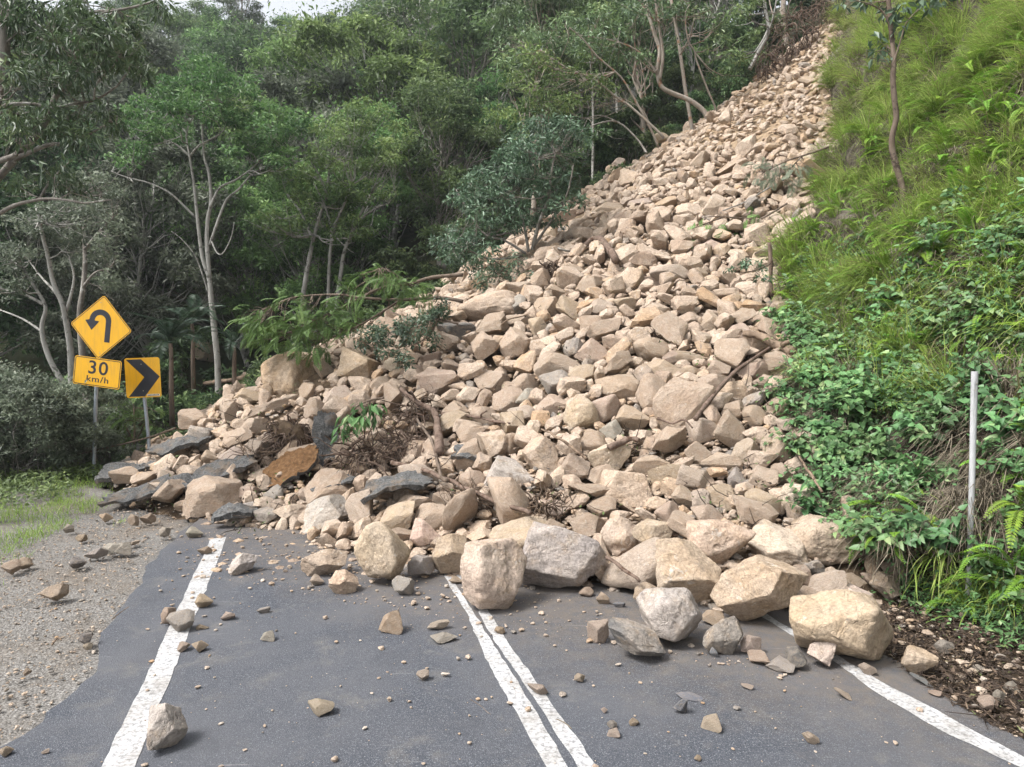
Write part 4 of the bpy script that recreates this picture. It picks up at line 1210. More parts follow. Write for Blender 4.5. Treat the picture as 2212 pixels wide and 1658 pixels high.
# diamond
dc = ((229 - 200) * K, (1032 - 706) * K)
sq = .93
dia = rot2(rounded(sq, sq, .055), math.radians(45)); dia_o = rot2(rounded(sq - .028, sq - .028, .045), math.radians(45)); dia_i = rot2(rounded(sq - .052, sq - .052, .035), math.radians(45))
V, F = prism(rot2(dia, TH) + np.array(dc), .0, -.004)
dp = link("diamond_plate", new_mesh("diamond_plate", V, F, [M['yellow']]), sg)
ring("border", rot2(dia_o, TH) + np.array(dc), rot2(dia_i, TH) + np.array(dc), -.0055, -.003, M['black'], dp)
z2 = .00242 * 1.0
cx0, cz0, R0, R1 = -12, 54, 51, 99
outl = [(40, -124), (88, -124)]
outl += [(cx0 + R1 * math.cos(t), cz0 + R1 * math.sin(t)) for t in np.linspace(0, math.pi * .99, 22)]
outl = outl[:2] + [(87, cz0)] + outl[3:]
outl += [(-148, 46), (-84, -34), (-21, 48), (cx0 - R0 + 2, cz0 - 2)]
outl += [(cx0 + R0 * math.cos(t), cz0 + R0 * math.sin(t)) for t in np.linspace(math.pi * .98, 0, 18)]
arrow = rot2(np.array(outl) * z2 * .97, TH) + np.array(dc)
plate("arrow", arrow[::-1], -.003, -.0058, M['black'], dp)
screw(dp, dc[0] + .012, -.004, dc[1] + .50); screw(dp, dc[0] - .04, -.004, dc[1] - .52)
# speed plate
sc_ = ((217.5 - 200) * K, (1032 - 803) * K)
def R2(p): return rot2(p, TH) + np.array(sc_)
sp = link("speed_plate", new_mesh("speed_plate", *prism(R2(rounded(1.0, .585, .05)), .0, -.004), [M['yellow']]), sg)
ring("border", R2(rounded(.972, .557, .042)), R2(rounded(.944, .529, .034)), -.0055, -.003, M['black'], sp)
def on_plate(x, z, y=-.0045):
    q = R2(np.array([[x, z]]))[0]
    return (q[0], y, q[1])
t1 = text_mesh("number", "30", .275, M['black'], sp, on_plate(.015, -.045), 1.10); t1.rotation_euler = (0, -TH, 0)
t2 = text_mesh("unit", "km/h", .125, M['black'], sp, on_plate(.02, -.205), 1.28); t2.rotation_euler = (0, -TH, 0)
q = on_plate(.03, .19); screw(sp, q[0], -.004, q[2]); q = on_plate(.0, -.19); screw(sp, q[0], -.004, q[2])

# chevron
CYD = 15.0
K2 = CYD / FPX
cb = at(323, 1000, CYD)
ch = tag(link("road_sign", None), "square yellow sign with a black chevron pointing right, on a grey post behind broken asphalt", "road sign")
ch.location = cb
pp = np.array([[(x - 323) * K2, .035, (1000 - y) * K2] for x, y in [(324, 1030), (323, 1000), (321, 960), (317, 900), (313, 850), (311, 790)]])
a = Acc(); a.tube(smooth_line(pp), np.full(21, .036), 12, 0, 0, .5)
link("pole", a.mesh("pole", [M['galv']], True, 50), ch)
cc = np.array([(313.5 - 323) * K2, (1000 - 815) * K2]); W_, H_ = 76 * K2, 86 * K2; TC = math.radians(2.2)
def R3(p): return rot2(p, TC) + cc
cpl = link("chevron_plate", new_mesh("chevron_plate", *prism(R3(rounded(W_, H_, .05)), .0, -.004), [M['yellow']]), ch)
w2, h2 = W_ / 2, H_ / 2
chev = np.array([(-.92 * w2, .93 * h2), (-.05 * w2, .93 * h2), (.96 * w2, .03 * h2), (.06 * w2, -.94 * h2), (-.86 * w2, -.94 * h2), (.08 * w2, .02 * h2)])
plate("chevron", R3(chev), -.003, -.0058, M['black'], cpl)
stk = plate("sticker", R3(np.array([(.18 * w2, -.93 * h2), (.90 * w2, -.93 * h2), (.90 * w2, -.84 * h2), (.18 * w2, -.84 * h2)])[::-1]), -.0062, -.0075, M['white'], cpl)
for i in range(9):                                   # worn illegible print
    x0 = .22 + i * .072
    plate("print_mark", R3(np.array([(x0 * w2, -.915 * h2), ((x0 + .045) * w2, -.915 * h2), ((x0 + .05) * w2, (-.87 + .012 * (i % 3)) * h2), (x0 * w2, -.87 * h2)])[::-1]), -.0077, -.0082, M['black'], stk)
q = R3(np.array([[-.05 * w2, .68 * h2], [-.02 * w2, -.66 * h2]]))
screw(cpl, q[0][0], -.006, q[0][1]); screw(cpl, q[1][0], -.006, q[1][1])

PY_ = min(float(bank(np.array([t_]), np.array([u_]))[0][1]) for t_, u_ in (bank_at(2092 + (1262 - y_) * .04, y_) for y_ in range(1130, 1262, 20))) - .04
PY_ = min(PY_, 6.6)
print('post', PY_)
pb = at(2094, 1262, PY_)
kp = PY_ / FPX
po = tag(link("marker_post", None), "tall weathered white post leaning slightly, half hidden by leaves on the bank", "post")
po.location = pb
a = Acc()
a.tube(np.array([[0, .02, -.10], [0, .01, 0], [-1 * kp, .0, 150 * kp], [-2 * kp, .0, 320 * kp], [-3 * kp, .0, 466 * kp]]), np.array([5.8, 5.8, 6.0, 6.4, 7.0]) * kp, 14, .05, 3)
link("shaft", a.mesh("shaft", [M['post']], True, 45), po)
a = np.linspace(0, 2 * np.pi, 8, endpoint=False)
plate("bolt_hole", np.stack([-3 * kp + .008 * np.cos(a), 440 * kp + .008 * np.sin(a)], -1)[::-1], -.034, -.040, M['bolt'], po)

# ------------------------------------------------------------------ trees
def curve_limb(p0, p1, sag=.15, k=7, r_=None, wob=.06):
    p0, p1 = np.asarray(p0, float), np.asarray(p1, float)
    t = np.linspace(0, 1, k)[:, None]
    L = np.linalg.norm(p1 - p0)
    P = p0 + (p1 - p0) * t
    P[:, 2] += (-(sag) * L * np.sin(np.pi * t[:, 0]))
    if r_ is not None:
        w = np.cumsum(r_.normal(size=(k, 3)), 0); w -= np.linspace(0, 1, k)[:, None] * w[-1] ; w -= w[0] * (1 - t)
        P += w * wob * L * .35
    P[0], P[-1] = p0, p1
    return P

def clump_leaves(C, R, n, L, r_, flat=.55, droop=.0, up=.7, aspect=.42, tvar=.18, updark=.25, tbase=.42):
    """C centres, R radii -> leaves on the domed tops of small clumps; returns verts, quads, tint"""
    C = np.asarray(C, float); m = len(C)
    k = np.repeat(np.arange(m), n)
    d = nrm(r_.normal(size=(len(k), 3)))
    rad = r_.random(len(k)) ** .45
    off = d * rad[:, None] * np.asarray(R)[k][:, None]
    off[:, 2] *= flat
    P = C[k] + off
    N = nrm(d * .6 + r_.normal(size=d.shape) * .55 + np.array([0, 0, up]))
    D = nrm(d * .8 + r_.normal(size=d.shape) * .7 + np.array([0, 0, -droop]))
    D = nrm(D - N * np.sum(D * N, -1, keepdims=True) * (.85 if droop < .6 else .2))
    ll = L * r_.uniform(.65, 1.3, len(k))
    V, Q = leaves(P, D, N, ll, ll * aspect, .12, .12)
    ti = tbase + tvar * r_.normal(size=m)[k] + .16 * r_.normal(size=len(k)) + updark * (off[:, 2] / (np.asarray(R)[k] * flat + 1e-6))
    return V, Q, np.clip(ti, 0, 1)

def make_tree(seed, H, bare, spread, nclump, nleaf, L, barkm, leafm, shape='dome', flat=.5, r0=None, droop=0.0, clr=.16, aspect=.42, lean=0.0, limb_share=.55, stems=1):
    """trunk + crown meshes, base at the origin, height H"""
    r_ = np.random.default_rng(seed)
    r0 = r0 or H * .018
    bark, leaf = Acc(), Acc()
    R = H * spread
    top, bot = H * .97, H * bare
    C = []
    # lobes of the crown first, clumps on their shells
    nl = max(4, nclump // 9)
    lob = []
    for i in range(nl):
        f = (i + .5) / nl
        a = i * 2.4 + r_.uniform(-.5, .5)
        zz = bot + (top - bot) * (f ** .8)
        if shape == 'dome': rr = R * math.sqrt(max(.06, 1 - ((f - .25) / .85) ** 2)) * .72
        elif shape == 'umbrella': rr = R * (.25 + .75 * math.sin(min(1, f * 1.25) * math.pi * .62)) * .8 * (1 if f < .8 else .5)
        elif shape == 'tall': rr = R * (.5 + .5 * math.sin(f * 3.1)) * .6
        else: rr = R * .6
        rr *= r_.uniform(.6, 1.15)
        lob.append((rr * math.cos(a) + lean * H * f, rr * math.sin(a), zz, R * r_.uniform(.30, .48)))
    for i in range(nclump):
        lx, ly, lz, lr = lob[i % nl]
        d = nrm(r_.normal(size=3) + np.array([0, 0, .55]))
        C.append([lx + d[0] * lr, ly + d[1] * lr, lz + d[2] * lr * (.35 if shape == 'umbrella' else .6)])
    C = np.array(C)
    C[:, 2] = np.clip(C[:, 2], bot * .8, H)
    Rr = H * clr * spread / .36 * r_.uniform(.7, 1.25, nclump) * .62
    for s in range(stems):
        off = np.array([0.0, 0, 0]) if stems == 1 else np.array([r_.normal() * .03 * H, r_.normal() * .03 * H, 0])
        tp = np.array([lean * H + (r_.normal() * .12 * H if stems > 1 else r_.normal() * .04 * H), r_.normal() * .05 * H, H * .86])
        tr = curve_limb(off + np.array([0, 0, -.6]), tp, 0, 12, r_, .07)
        rad = np.linspace(r0, r0 * .22, 12) ** 1.0
        rad[0] *= 1.5
        if stems > 1: rad = rad * .7
        bark.tube(tr, rad, 7, .15, seed)
        idx = [i for i in range(nclump) if r_.random() < limb_share / stems]
        for i in idx:
            c = C[i]
            zf = np.clip((c[2] - r_.uniform(.12, .36) * H) / (H * .86), bare * .55, .92)
            j = zf * 11
            a = tr[int(j)] + (tr[min(int(j) + 1, 11)] - tr[int(j)]) * (j - int(j))
            q = curve_limb(a, c, .12, 7, r_, .08)
            rb_ = max(.16 * r0, r0 * .42 * (1 - zf * .7))
            bark.tube(q, np.linspace(rb_, rb_ * .18, 7), 5, 0, 0, .5, False)
            for _ in range(2):
                e = c + r_.normal(size=3) * Rr[i] * np.array([.9, .9, .5])
                bark.tube(curve_limb(q[4], e, .05, 4, r_), np.linspace(rb_ * .35, rb_ * .10, 4), 4, 0, 0, .5, False)
    if nleaf:
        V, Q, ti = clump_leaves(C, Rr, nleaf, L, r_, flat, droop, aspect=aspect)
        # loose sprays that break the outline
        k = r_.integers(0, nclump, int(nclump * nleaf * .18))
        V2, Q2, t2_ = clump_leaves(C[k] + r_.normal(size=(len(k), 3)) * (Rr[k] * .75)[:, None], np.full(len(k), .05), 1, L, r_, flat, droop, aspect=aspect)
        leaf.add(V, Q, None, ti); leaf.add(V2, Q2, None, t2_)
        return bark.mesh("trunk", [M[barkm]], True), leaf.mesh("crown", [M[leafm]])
    return bark.mesh("trunk", [M[barkm]], True), None

KIND = {}
def kind(key, n, **kw):
    KIND[key] = [make_tree(seed=hash_(key) + i * 17, **kw) for i in range(n)]
def hash_(s): return sum(ord(c) * (i + 3) for i, c in enumerate(s))
kind('dense', 3, H=12, bare=.22, spread=.34, nclump=84, nleaf=125, L=.31, barkm='bark_grey', leafm='leaf_dark', clr=.145)
kind('bright', 2, H=12, bare=.25, spread=.36, nclump=90, nleaf=125, L=.30, barkm='bark_pale', leafm='leaf_green', shape='umbrella', flat=.42, clr=.125, r0=.16)
kind('grey', 2, H=11, bare=.3, spread=.33, nclump=80, nleaf=110, L=.28, barkm='bark_pale', leafm='leaf_grey', clr=.12, r0=.15)
kind('gum', 2, H=15, bare=.45, spread=.24, nclump=80, nleaf=90, L=.36, barkm='bark_gum', leafm='leaf_gum', shape='tall', droop=.8, aspect=.25, clr=.105, r0=.19)
kind('thin', 2, H=13, bare=.42, spread=.20, nclump=60, nleaf=85, L=.30, barkm='bark_pale', leafm='leaf_green', shape='tall', clr=.10, r0=.12)
kind('shrub', 2, H=2.6, bare=.08, spread=.5, nclump=60, nleaf=85, L=.115, barkm='bark_grey', leafm='leaf_grey', clr=.13, r0=.03, stems=3)
kind('green_shrub', 2, H=2.6, bare=.08, spread=.5, nclump=46, nleaf=75, L=.18, barkm='bark_grey', leafm='leaf_dark', clr=.14, r0=.03, stems=3)

tree_things = []
def plant(name, key, idx, pos, rz, sc, desc, cat, group=None, part=('trunk', 'crown'), label=None, scz=None):
    o = link(name, None, None, pos, (0, 0, rz), (sc, sc, scz or sc))
    a, b = KIND[key][idx % len(KIND[key])]
    link(part[0], a, o)
    if b is not None: link(part[1], b, o)
    o['category'] = cat
    if group: o['group'] = group
    if label: o['label'] = label
    tree_things.append([o, desc, label])
    return o
def tz(x, y): return float(terrain(x, y))

# forest on the hillside behind, one tree at a time
tr_ = np.random.default_rng(5)
placed = []
cands = []
for (y0, y1, gap, n) in ((21, 34, 3.3, 900), (34, 52, 3.9, 1500), (52, 96, 5.2, 2400)):
    for _ in range(n):
        y = tr_.uniform(y0, y1); x = tr_.uniform(-.80 * y - 2, .55 * y + 4)
        cands.append((x, y, gap))
def in_slide(x, y):
    d = math.hypot(x - AX, y - AY)
    return d < RAD + .3 and (y < AY - 1.5 + max(0, x - 6) * .3 or x > 9) and float(cone(x, y)) > terrain(x, y) - .6
keepers = []
for x, y, gap in cands:
    if x > 13 and y < 36: continue
    if x > 7 and y < 30: continue
    if in_slide(x, y): continue
    # glade in front of the big pale tree
    if -14.5 < x < -5.5 and y < 27.5: continue
    if x < -10 and y < 22.5: continue
    if any((x - q[0]) ** 2 + (y - q[1]) ** 2 < gap * gap for q in keepers): continue
    z = tz(x, y)
    px, py = proj(np.array([x, y, z + 7.0]))
    if px < -260 or px > 1990 or py < -330: continue
    if px > 1560 and y > 45: continue
    if abs(px - 890) < 60 and 30 < y < 56: continue
    if abs(px - 890) < 30 and y < 56: continue
    keepers.append((x, y, z))
for i, (x, y, z) in enumerate(keepers):
    px, py = proj(np.array([x, y, z + 8.0]))
    u = tr_.random()
    right = px > 1080 and y < 60 and x > -1
    if right: key = 'thin' if u < .25 else ('gum' if u < .5 else ('bright' if u < .75 else 'dense'))
    elif px < 330 and y < 40: key = 'grey' if u < .5 else ('gum' if u < .65 else 'dense')
    elif y < 46: key = 'bright' if u < .45 else ('dense' if u < .85 else 'grey')
    else: key = 'dense' if u < .62 else ('bright' if u < .74 else ('grey' if u < .88 else 'gum'))
    s = tr_.uniform(.72, 1.12) * (.86 if y < 34 else 1.0) * (.9 if right else 1)
    if y > 80: s *= .75 if -40 < x < -20 else .95
    desc = {'dense': "dark green rainforest tree", 'bright': "bright green spreading tree", 'grey': "grey-green tree with pale branches", 'gum': "tall gum tree with drooping leaves", 'thin': "slender pale-stemmed tree"}[key]
    plant("forest_tree", key, int(tr_.integers(4)), (x, y, z), tr_.uniform(0, 6.28), s, desc, "tree", "forest trees on the hillside behind the slide")
print("forest", len(keepers))

def px_clumps(lst, Y, jit, n_per, r_, fill=1.0):
    """ellipses (cx, cy, rx, ry) in the photo -> clump centres round a depth"""
    C = []
    for e in lst:
        cx_, cy_, rx, ry = e[:4]
        m = max(2, int(n_per * (rx * ry) / 1500 * fill))
        for _ in range(m):
            a = r_.uniform(0, 6.28); q = math.sqrt(r_.random())
            y = Y + r_.normal() * jit
            C.append(at(cx_ + rx * q * math.cos(a), cy_ + ry * q * math.sin(a), y))
    return np.array(C)

def traced_tree(name, limbs, Y, clumps, label, barkm, leafm, L, nleaf, cr, jit=.8, limb_jit=.5, n_per=5, flat=.5, droop=0.0, aspect=.42, twigs=2, seed=1, cat="tree", group=None, tvar=.18, part=('trunk', 'crown'), base=None, updark=.25, tbase=.42, rs=1.0):
    r_ = np.random.default_rng(seed)
    bark = Acc()
    C = px_clumps(clumps, Y, jit, n_per, r_) if clumps else np.zeros((0, 3))
    k = FPX / Y
    tips = []
    b0 = None
    for pts, ra, rb_ in limbs:
        dj = r_.normal() * limb_jit
        n = len(pts)
        P = np.array([at(p[0], p[1], Y + (dj * i / max(1, n - 1))) for i, p in enumerate(pts)])
        if b0 is None: b0 = P[0]
        S = smooth_line(P, 4)
        bark.tube(S, np.linspace(ra, rb_, len(S)) * rs / k, 7, .12, seed)
        tips += [(S[int(len(S) * f)], rb_ / k + (ra - rb_) / k * (1 - f)) for f in (.55, .75, .9)] + [(S[-1], rb_ / k)]
    if len(C) and tips:
        T = np.array([t[0] for t in tips])
        for i, c in enumerate(C):
            if r_.random() > .8: continue
            d = np.linalg.norm(T - c, axis=1) + (T[:, 2] > c[2] + .3) * 1.0
            j = int(np.argmin(d))
            if d[j] > 60 / k * 3.2: continue
            q = curve_limb(T[j], c, .10, 6, r_, .1)
            rr = min(tips[j][1] * .6, 2.2 / k)
            bark.tube(q, np.linspace(rr, rr * .3, 6), 4, 0, 0, .5, False)
            for _ in range(twigs):
                bark.tube(curve_limb(q[3], c + r_.normal(size=3) * cr * .8, .05, 4, r_), np.linspace(rr * .45, rr * .2, 4), 3, 0, 0, .5, False)
    b0 = b0 if base is None else np.array(base)
    o = tag(link(name, None, None, b0), label, cat, group)
    def loc(me):
        n = len(me.vertices); co = np.empty(n * 3, np.float32); me.vertices.foreach_get("co", co)
        me.vertices.foreach_set("co", (co.reshape(-1, 3) - b0).astype(np.float32).reshape(-1)); me.update()
        return me
    link(part[0], loc(bark.mesh(part[0], [M[barkm]], True)), o)
    if len(C):
        R_ = cr * r_.uniform(.7, 1.3, len(C))
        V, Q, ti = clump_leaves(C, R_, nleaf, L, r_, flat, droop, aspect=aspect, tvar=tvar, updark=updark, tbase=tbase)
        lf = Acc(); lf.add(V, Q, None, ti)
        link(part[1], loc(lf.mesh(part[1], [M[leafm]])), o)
    tree_things.append([o, None, label])
    return o

# the big pale-barked tree in the middle left
traced_tree("pale_tree", [
    ([(472, 900), (470, 790), (462, 700), (452, 600), (447, 520), (449, 474), (456, 434), (451, 373), (441, 339), (437, 271), (440, 230)], 11.5, 2.5),
    ([(452, 600), (437, 556), (427, 474), (420, 407), (410, 339), (403, 288), (420, 247)], 7.5, 2),
    ([(422, 470), (396, 444), (366, 417), (322, 396), (271, 383), (240, 370)], 4.6, 1.5),
    ([(453, 530), (474, 468), (491, 430), (515, 410), (549, 373), (593, 359), (630, 352)], 5.2, 1.5),
    ([(453, 450), (474, 407), (508, 390), (542, 366), (566, 342), (596, 312)], 4.6, 1.5),
    ([(410, 339), (383, 315), (356, 302), (330, 285)], 4.5, 1.5), ([(410, 339), (430, 315), (474, 291), (488, 271)], 4, 1.5), ([(437, 271), (457, 244), (481, 220)], 3.5, 1.2),
    ([(456, 520), (470, 548), (484, 545), (500, 512), (506, 480)], 3, 1.2), ([(452, 640), (425, 560), (395, 520), (370, 500)], 3, 1.2), ([(405, 290), (375, 255), (360, 225)], 3, 1.2)],
    25.0, [(432, 150, 62, 22), (380, 188, 85, 22), (470, 172, 70, 22), (330, 226, 72, 24), (440, 205, 80, 22), (525, 212, 72, 24), (300, 262, 52, 26), (400, 248, 80, 22), (560, 252, 72, 28), (610, 285, 52, 28), (345, 292, 72, 20), (540, 318, 84, 22), (600, 335, 50, 20), (290, 335, 40, 24), (640, 265, 40, 24), (500, 255, 60, 20)],
    "big tree with forked pale trunk and wide flat bright green crown, behind the chevron sign", 'bark_pale', 'leaf_green', .17, 70, .44, jit=1.3, n_per=11, flat=.36, seed=11, rs=.62, updark=.36, tbase=.72)
traced_tree("pale_tree", [([(640, 780), (655, 640), (668, 560), (676, 520), (690, 470), (705, 420), (712, 360)], 6, 2), ([(715, 760), (735, 600), (745, 540), (770, 480), (790, 440), (800, 420)], 5, 2), ([(706, 720), (712, 560), (716, 500), (700, 440), (680, 400)], 4, 1.5), ([(676, 520), (650, 460), (620, 420)], 3.5, 1.5), ([(716, 500), (740, 450), (760, 400)], 3.5, 1.5), ([(705, 420), (690, 380), (672, 350)], 3, 1.2), ([(770, 480), (812, 450), (840, 440)], 3, 1.2)],
    27.0, [(740, 260, 60, 30), (790, 240, 45, 25), (690, 300, 60, 28), (770, 300, 70, 28), (660, 370, 60, 26), (740, 350, 70, 26), (810, 350, 50, 26), (640, 430, 50, 26), (720, 420, 70, 24), (800, 420, 60, 24), (690, 480, 60, 24), (770, 490, 60, 22), (850, 300, 40, 30), (600, 480, 50, 30)],
    "bright green tree with several thin stems, right of the big forked pale tree", 'bark_pale', 'leaf_green', .17, 64, .44, jit=1.3, n_per=10, flat=.38, seed=12, updark=.34, tbase=.64)
traced_tree("lichen_tree", [([(158, 950), (155, 840), (152, 753), (146, 712), (136, 661), (115, 610), (105, 560), (88, 491), (80, 450)], 10.5, 4), ([(150, 850), (112, 786), (95, 739), (91, 702), (98, 661), (68, 610), (50, 580)], 9, 3), ([(136, 661), (118, 630), (90, 600), (60, 560)], 5, 2), ([(136, 690), (150, 650), (160, 600), (150, 560)], 6, 2), ([(98, 661), (60, 640), (20, 630), (-10, 620)], 5, 2), ([(95, 720), (50, 690), (0, 670)], 4, 2)],
    17.5, [(60, 470, 60, 30), (140, 455, 50, 26), (30, 540, 50, 30), (90, 520, 40, 24), (200, 470, 50, 26), (10, 620, 40, 30), (150, 520, 30, 20), (40, 590, 40, 22)],
    "mottled pale tree with two crooked trunks behind the left road sign", 'bark_pale', 'leaf_grey', .12, 60, .30, jit=.7, n_per=9, flat=.5, seed=13, rs=.75)
traced_tree("lichen_tree", [([(190, 900), (178, 760), (172, 680), (180, 620), (184, 560), (180, 480), (176, 420)], 10, 4), ([(180, 620), (205, 590), (235, 580), (250, 560)], 4, 1.5), ([(182, 540), (215, 500), (245, 470)], 4, 1.5), ([(178, 700), (200, 690), (230, 685)], 3, 1.5)],
    19.5, [(190, 400, 60, 26), (240, 430, 40, 24), (150, 430, 40, 22), (230, 600, 40, 22), (225, 540, 40, 20), (250, 500, 40, 24)],
    "darker leaning trunk with grey twiggy crown just left of the diamond sign", 'bark_grey', 'leaf_grey', .13, 56, .34, jit=.8, n_per=9, seed=14, rs=.75)
# gum reaching in from the left edge
traced_tree("gum_tree", [([(-97, 720), (-60, 480), (-10, 395), (51, 325), (95, 271), (108, 237), (125, 203), (156, 176), (171, 146), (154, 115), (154, 68), (159, 34), (139, -10)], 9, 2),
    ([(-42, 300), (0, 234), (68, 225), (112, 234), (163, 224), (203, 217), (244, 193), (271, 163), (288, 129)], 4.6, 1.2), ([(-92, 520), (0, 461), (41, 441), (102, 430), (152, 434), (183, 439), (240, 432)], 5, 1.2),
    ([(-105, 1190), (-100, 1000), (-98, 760), (-88, 500), (-40, 300), (-3, 176), (7, 100), (3, 20), (0, -40)], 22, 11), ([(-10, 110), (44, 71), (102, 95), (146, 108), (165, 125)], 5, 2), ([(150, 40), (203, 27), (271, 20), (339, 2)], 4, 2), ([(30, 345), (102, 315), (153, 308), (210, 281), (264, 244)], 5, 1.5), ([(-60, 370), (0, 349), (34, 335)], 6, 5),
    ([(203, 217), (210, 180), (240, 150), (262, 118)], 2.4, 1), ([(85, 430), (110, 390), (150, 350)], 2.4, 1)],
    10.5, [(40, 30, 70, 40), (130, 30, 70, 36), (220, 50, 60, 36), (280, 80, 44, 36), (60, 100, 60, 36), (160, 90, 60, 30), (240, 120, 50, 30), (30, 170, 50, 30), (100, 160, 50, 30), (200, 160, 60, 30), (290, 150, 36, 30), (60, 240, 60, 26), (150, 250, 50, 26), (220, 250, 40, 26), (30, 300, 40, 26), (120, 290, 50, 22), (100, 370, 44, 22), (200, 310, 40, 20), (320, 20, 40, 20), (30, 400, 36, 20), (150, 395, 40, 16)],
    "gum tree with drooping leaves whose brown limbs reach in from the left frame edge", 'bark_grey', 'leaf_gum', .135, 46, .21, jit=.6, limb_jit=.5, n_per=7, flat=.8, droop=.9, aspect=.26, twigs=3, seed=15)
# emergent tree with a bare grey crown
def bare_crown(cx_, cy_, R_, n, seed):
    r_ = np.random.default_rng(seed); out = []
    for i in range(n):
        a = math.radians(r_.uniform(-20, 200)); L = R_ * r_.uniform(.6, 1.05)
        sx, sy = cx_ + r_.normal() * 4, cy_ + r_.uniform(0, 90)
        ex, ey = cx_ + math.cos(a) * L, cy_ - 10 - abs(math.sin(a)) * L * .75
        m = (sx * .5 + ex * .5 + r_.normal() * 8, sy * .5 + ey * .5 + 8)
        out.append(([(sx, sy), m, (ex, ey)], 2.4, .8))
        for _ in range(3):
            out.append(([m, ((m[0] + ex) / 2 + r_.normal() * 10, (m[1] + ey) / 2 + r_.normal() * 8), (ex + r_.normal() * 18, ey + r_.normal() * 14)], 1.2, .5))
    return out
traced_tree("emergent_tree", [([(894, 480), (893, 288), (893, 190), (888, 100), (880, 30)], 7, 3), ([(893, 195), (860, 160), (830, 140)], 4, 1.5), ([(893, 250), (915, 215), (940, 190)], 4, 1.5)] + bare_crown(884, 60, 85, 16, 3),
    52.0, [(870, 185, 40, 20), (920, 180, 40, 22), (905, 150, 40, 20), (880, 215, 40, 16), (935, 215, 24, 18)], "tall emergent tree with a leafless grey crown on the far hillside", 'bark_pale', 'leaf_dark', .42, 50, 1.0, jit=1.4, limb_jit=2.0, n_per=10, twigs=1, seed=16)
# trees rooted along the left rim of the slide
G_R = "leaning trees along the rim of the slide"
traced_tree("rim_tree", [([(1530, 262), (1520, 240), (1490, 217), (1440, 196), (1425, 180), (1420, 150), (1425, 110), (1412, 68), (1398, 20), (1390, -40)], 8, 4.5), ([(1425, 175), (1432, 119), (1424, 61), (1415, 0), (1405, -50)], 5, 3), ([(1420, 160), (1401, 136), (1374, 108), (1323, 88), (1256, 78), (1205, 80)], 3.5, 1.2), ([(1400, 25), (1370, -10), (1330, -30)], 3, 2)],
    26.0, [(1340, 40, 70, 36), (1250, 60, 60, 36), (1420, 20, 60, 30), (1290, 110, 60, 30), (1200, 95, 50, 30), (1360, 130, 50, 26), (1150, 60, 50, 36), (1100, 110, 50, 36)], "tree with a kinked trunk growing sideways out of the rim of the slide", 'bark_gum', 'leaf_gum', .19, 56, .42, jit=1.4, n_per=7, droop=.4, aspect=.32, seed=17, group=G_R, rs=.72)
traced_tree("rim_tree", [([(1497, 290), (1491, 255), (1480, 190), (1470, 119), (1463, 75), (1450, 0), (1440, -50)], 6, 4.5), ([(1470, 119), (1490, 80), (1500, 40)], 2.5, 1.2)], 26.5, [(1450, 20, 50, 30), (1500, 30, 50, 26), (1480, 80, 40, 22), (1540, 70, 40, 30)], "straight pink-grey trunk right of the kinked rim tree", 'bark_gum', 'leaf_gum', .19, 50, .40, jit=1.2, n_per=5, droop=.4, aspect=.32, seed=18, group=G_R, rs=.72)
traced_tree("rim_tree", [([(1548, 250), (1544, 230), (1527, 190), (1504, 129), (1500, 110), (1487, 88), (1480, 34), (1490, 10)], 3.2, 1.6)], 27.0, [(1560, 110, 40, 30), (1590, 60, 44, 34), (1560, 170, 40, 24)], "thin wavy trunk at the rim, above the highest tan stones", 'bark_gum', 'leaf_dark', .2, 50, .42, jit=1.2, n_per=6, seed=19, group=G_R, rs=.72)
traced_tree("rim_tree", [([(1422, 318), (1405, 278), (1368, 210), (1340, 166), (1293, 125), (1259, 85), (1230, 60)], 4, 1.6), ([(1405, 278), (1390, 240), (1350, 215)], 2, 1)], 23.5, [(1250, 150, 50, 30), (1200, 160, 50, 34), (1300, 200, 50, 30), (1180, 220, 50, 30), (1250, 230, 50, 26)], "upper of two slender trunks leaning left over the forest from the rim", 'bark_gum', 'leaf_green', .18, 50, .38, jit=1.2, n_per=6, aspect=.34, seed=20, group=G_R, rs=.72)
traced_tree("rim_tree", [([(1432, 300), (1425, 288), (1361, 230), (1334, 213), (1286, 173), (1222, 146), (1168, 108)], 4.5, 1.6), ([(1286, 173), (1250, 170), (1220, 180)], 2, 1)], 23.0, [(1120, 180, 50, 34), (1150, 130, 44, 30), (1100, 240, 44, 30), (1150, 280, 50, 26)], "lower of two slender trunks leaning left over the forest from the rim", 'bark_gum', 'leaf_green', .18, 50, .38, jit=1.2, n_per=6, aspect=.34, seed=21, group=G_R, rs=.72)
traced_tree("rim_tree", [([(1396, 330), (1391, 322), (1374, 298), (1334, 264), (1290, 268), (1252, 288), (1235, 310)], 3.5, 1.5), ([(1334, 264), (1300, 250), (1270, 255)], 2, 1)], 22.5, [(1240, 320, 44, 26), (1290, 300, 44, 22), (1200, 330, 40, 24)], "low arching trunk bending left from the rim, nearest the silver-leaved bush", 'bark_grey', 'leaf_dark', .17, 46, .36, jit=1.0, n_per=6, seed=22, group=G_R, rs=.72)
traced_tree("rim_tree", [([(1281, 420), (1280, 383), (1281, 237), (1276, 135), (1274, 60)], 4.2, 3)], 27.5, [(1270, 90, 50, 34), (1300, 40, 44, 30)], "upright white speckled trunk left of the leaning rim trees", 'bark_pale', 'leaf_dark', .2, 50, .42, jit=1.2, n_per=6, seed=23, group=G_R, rs=.72)
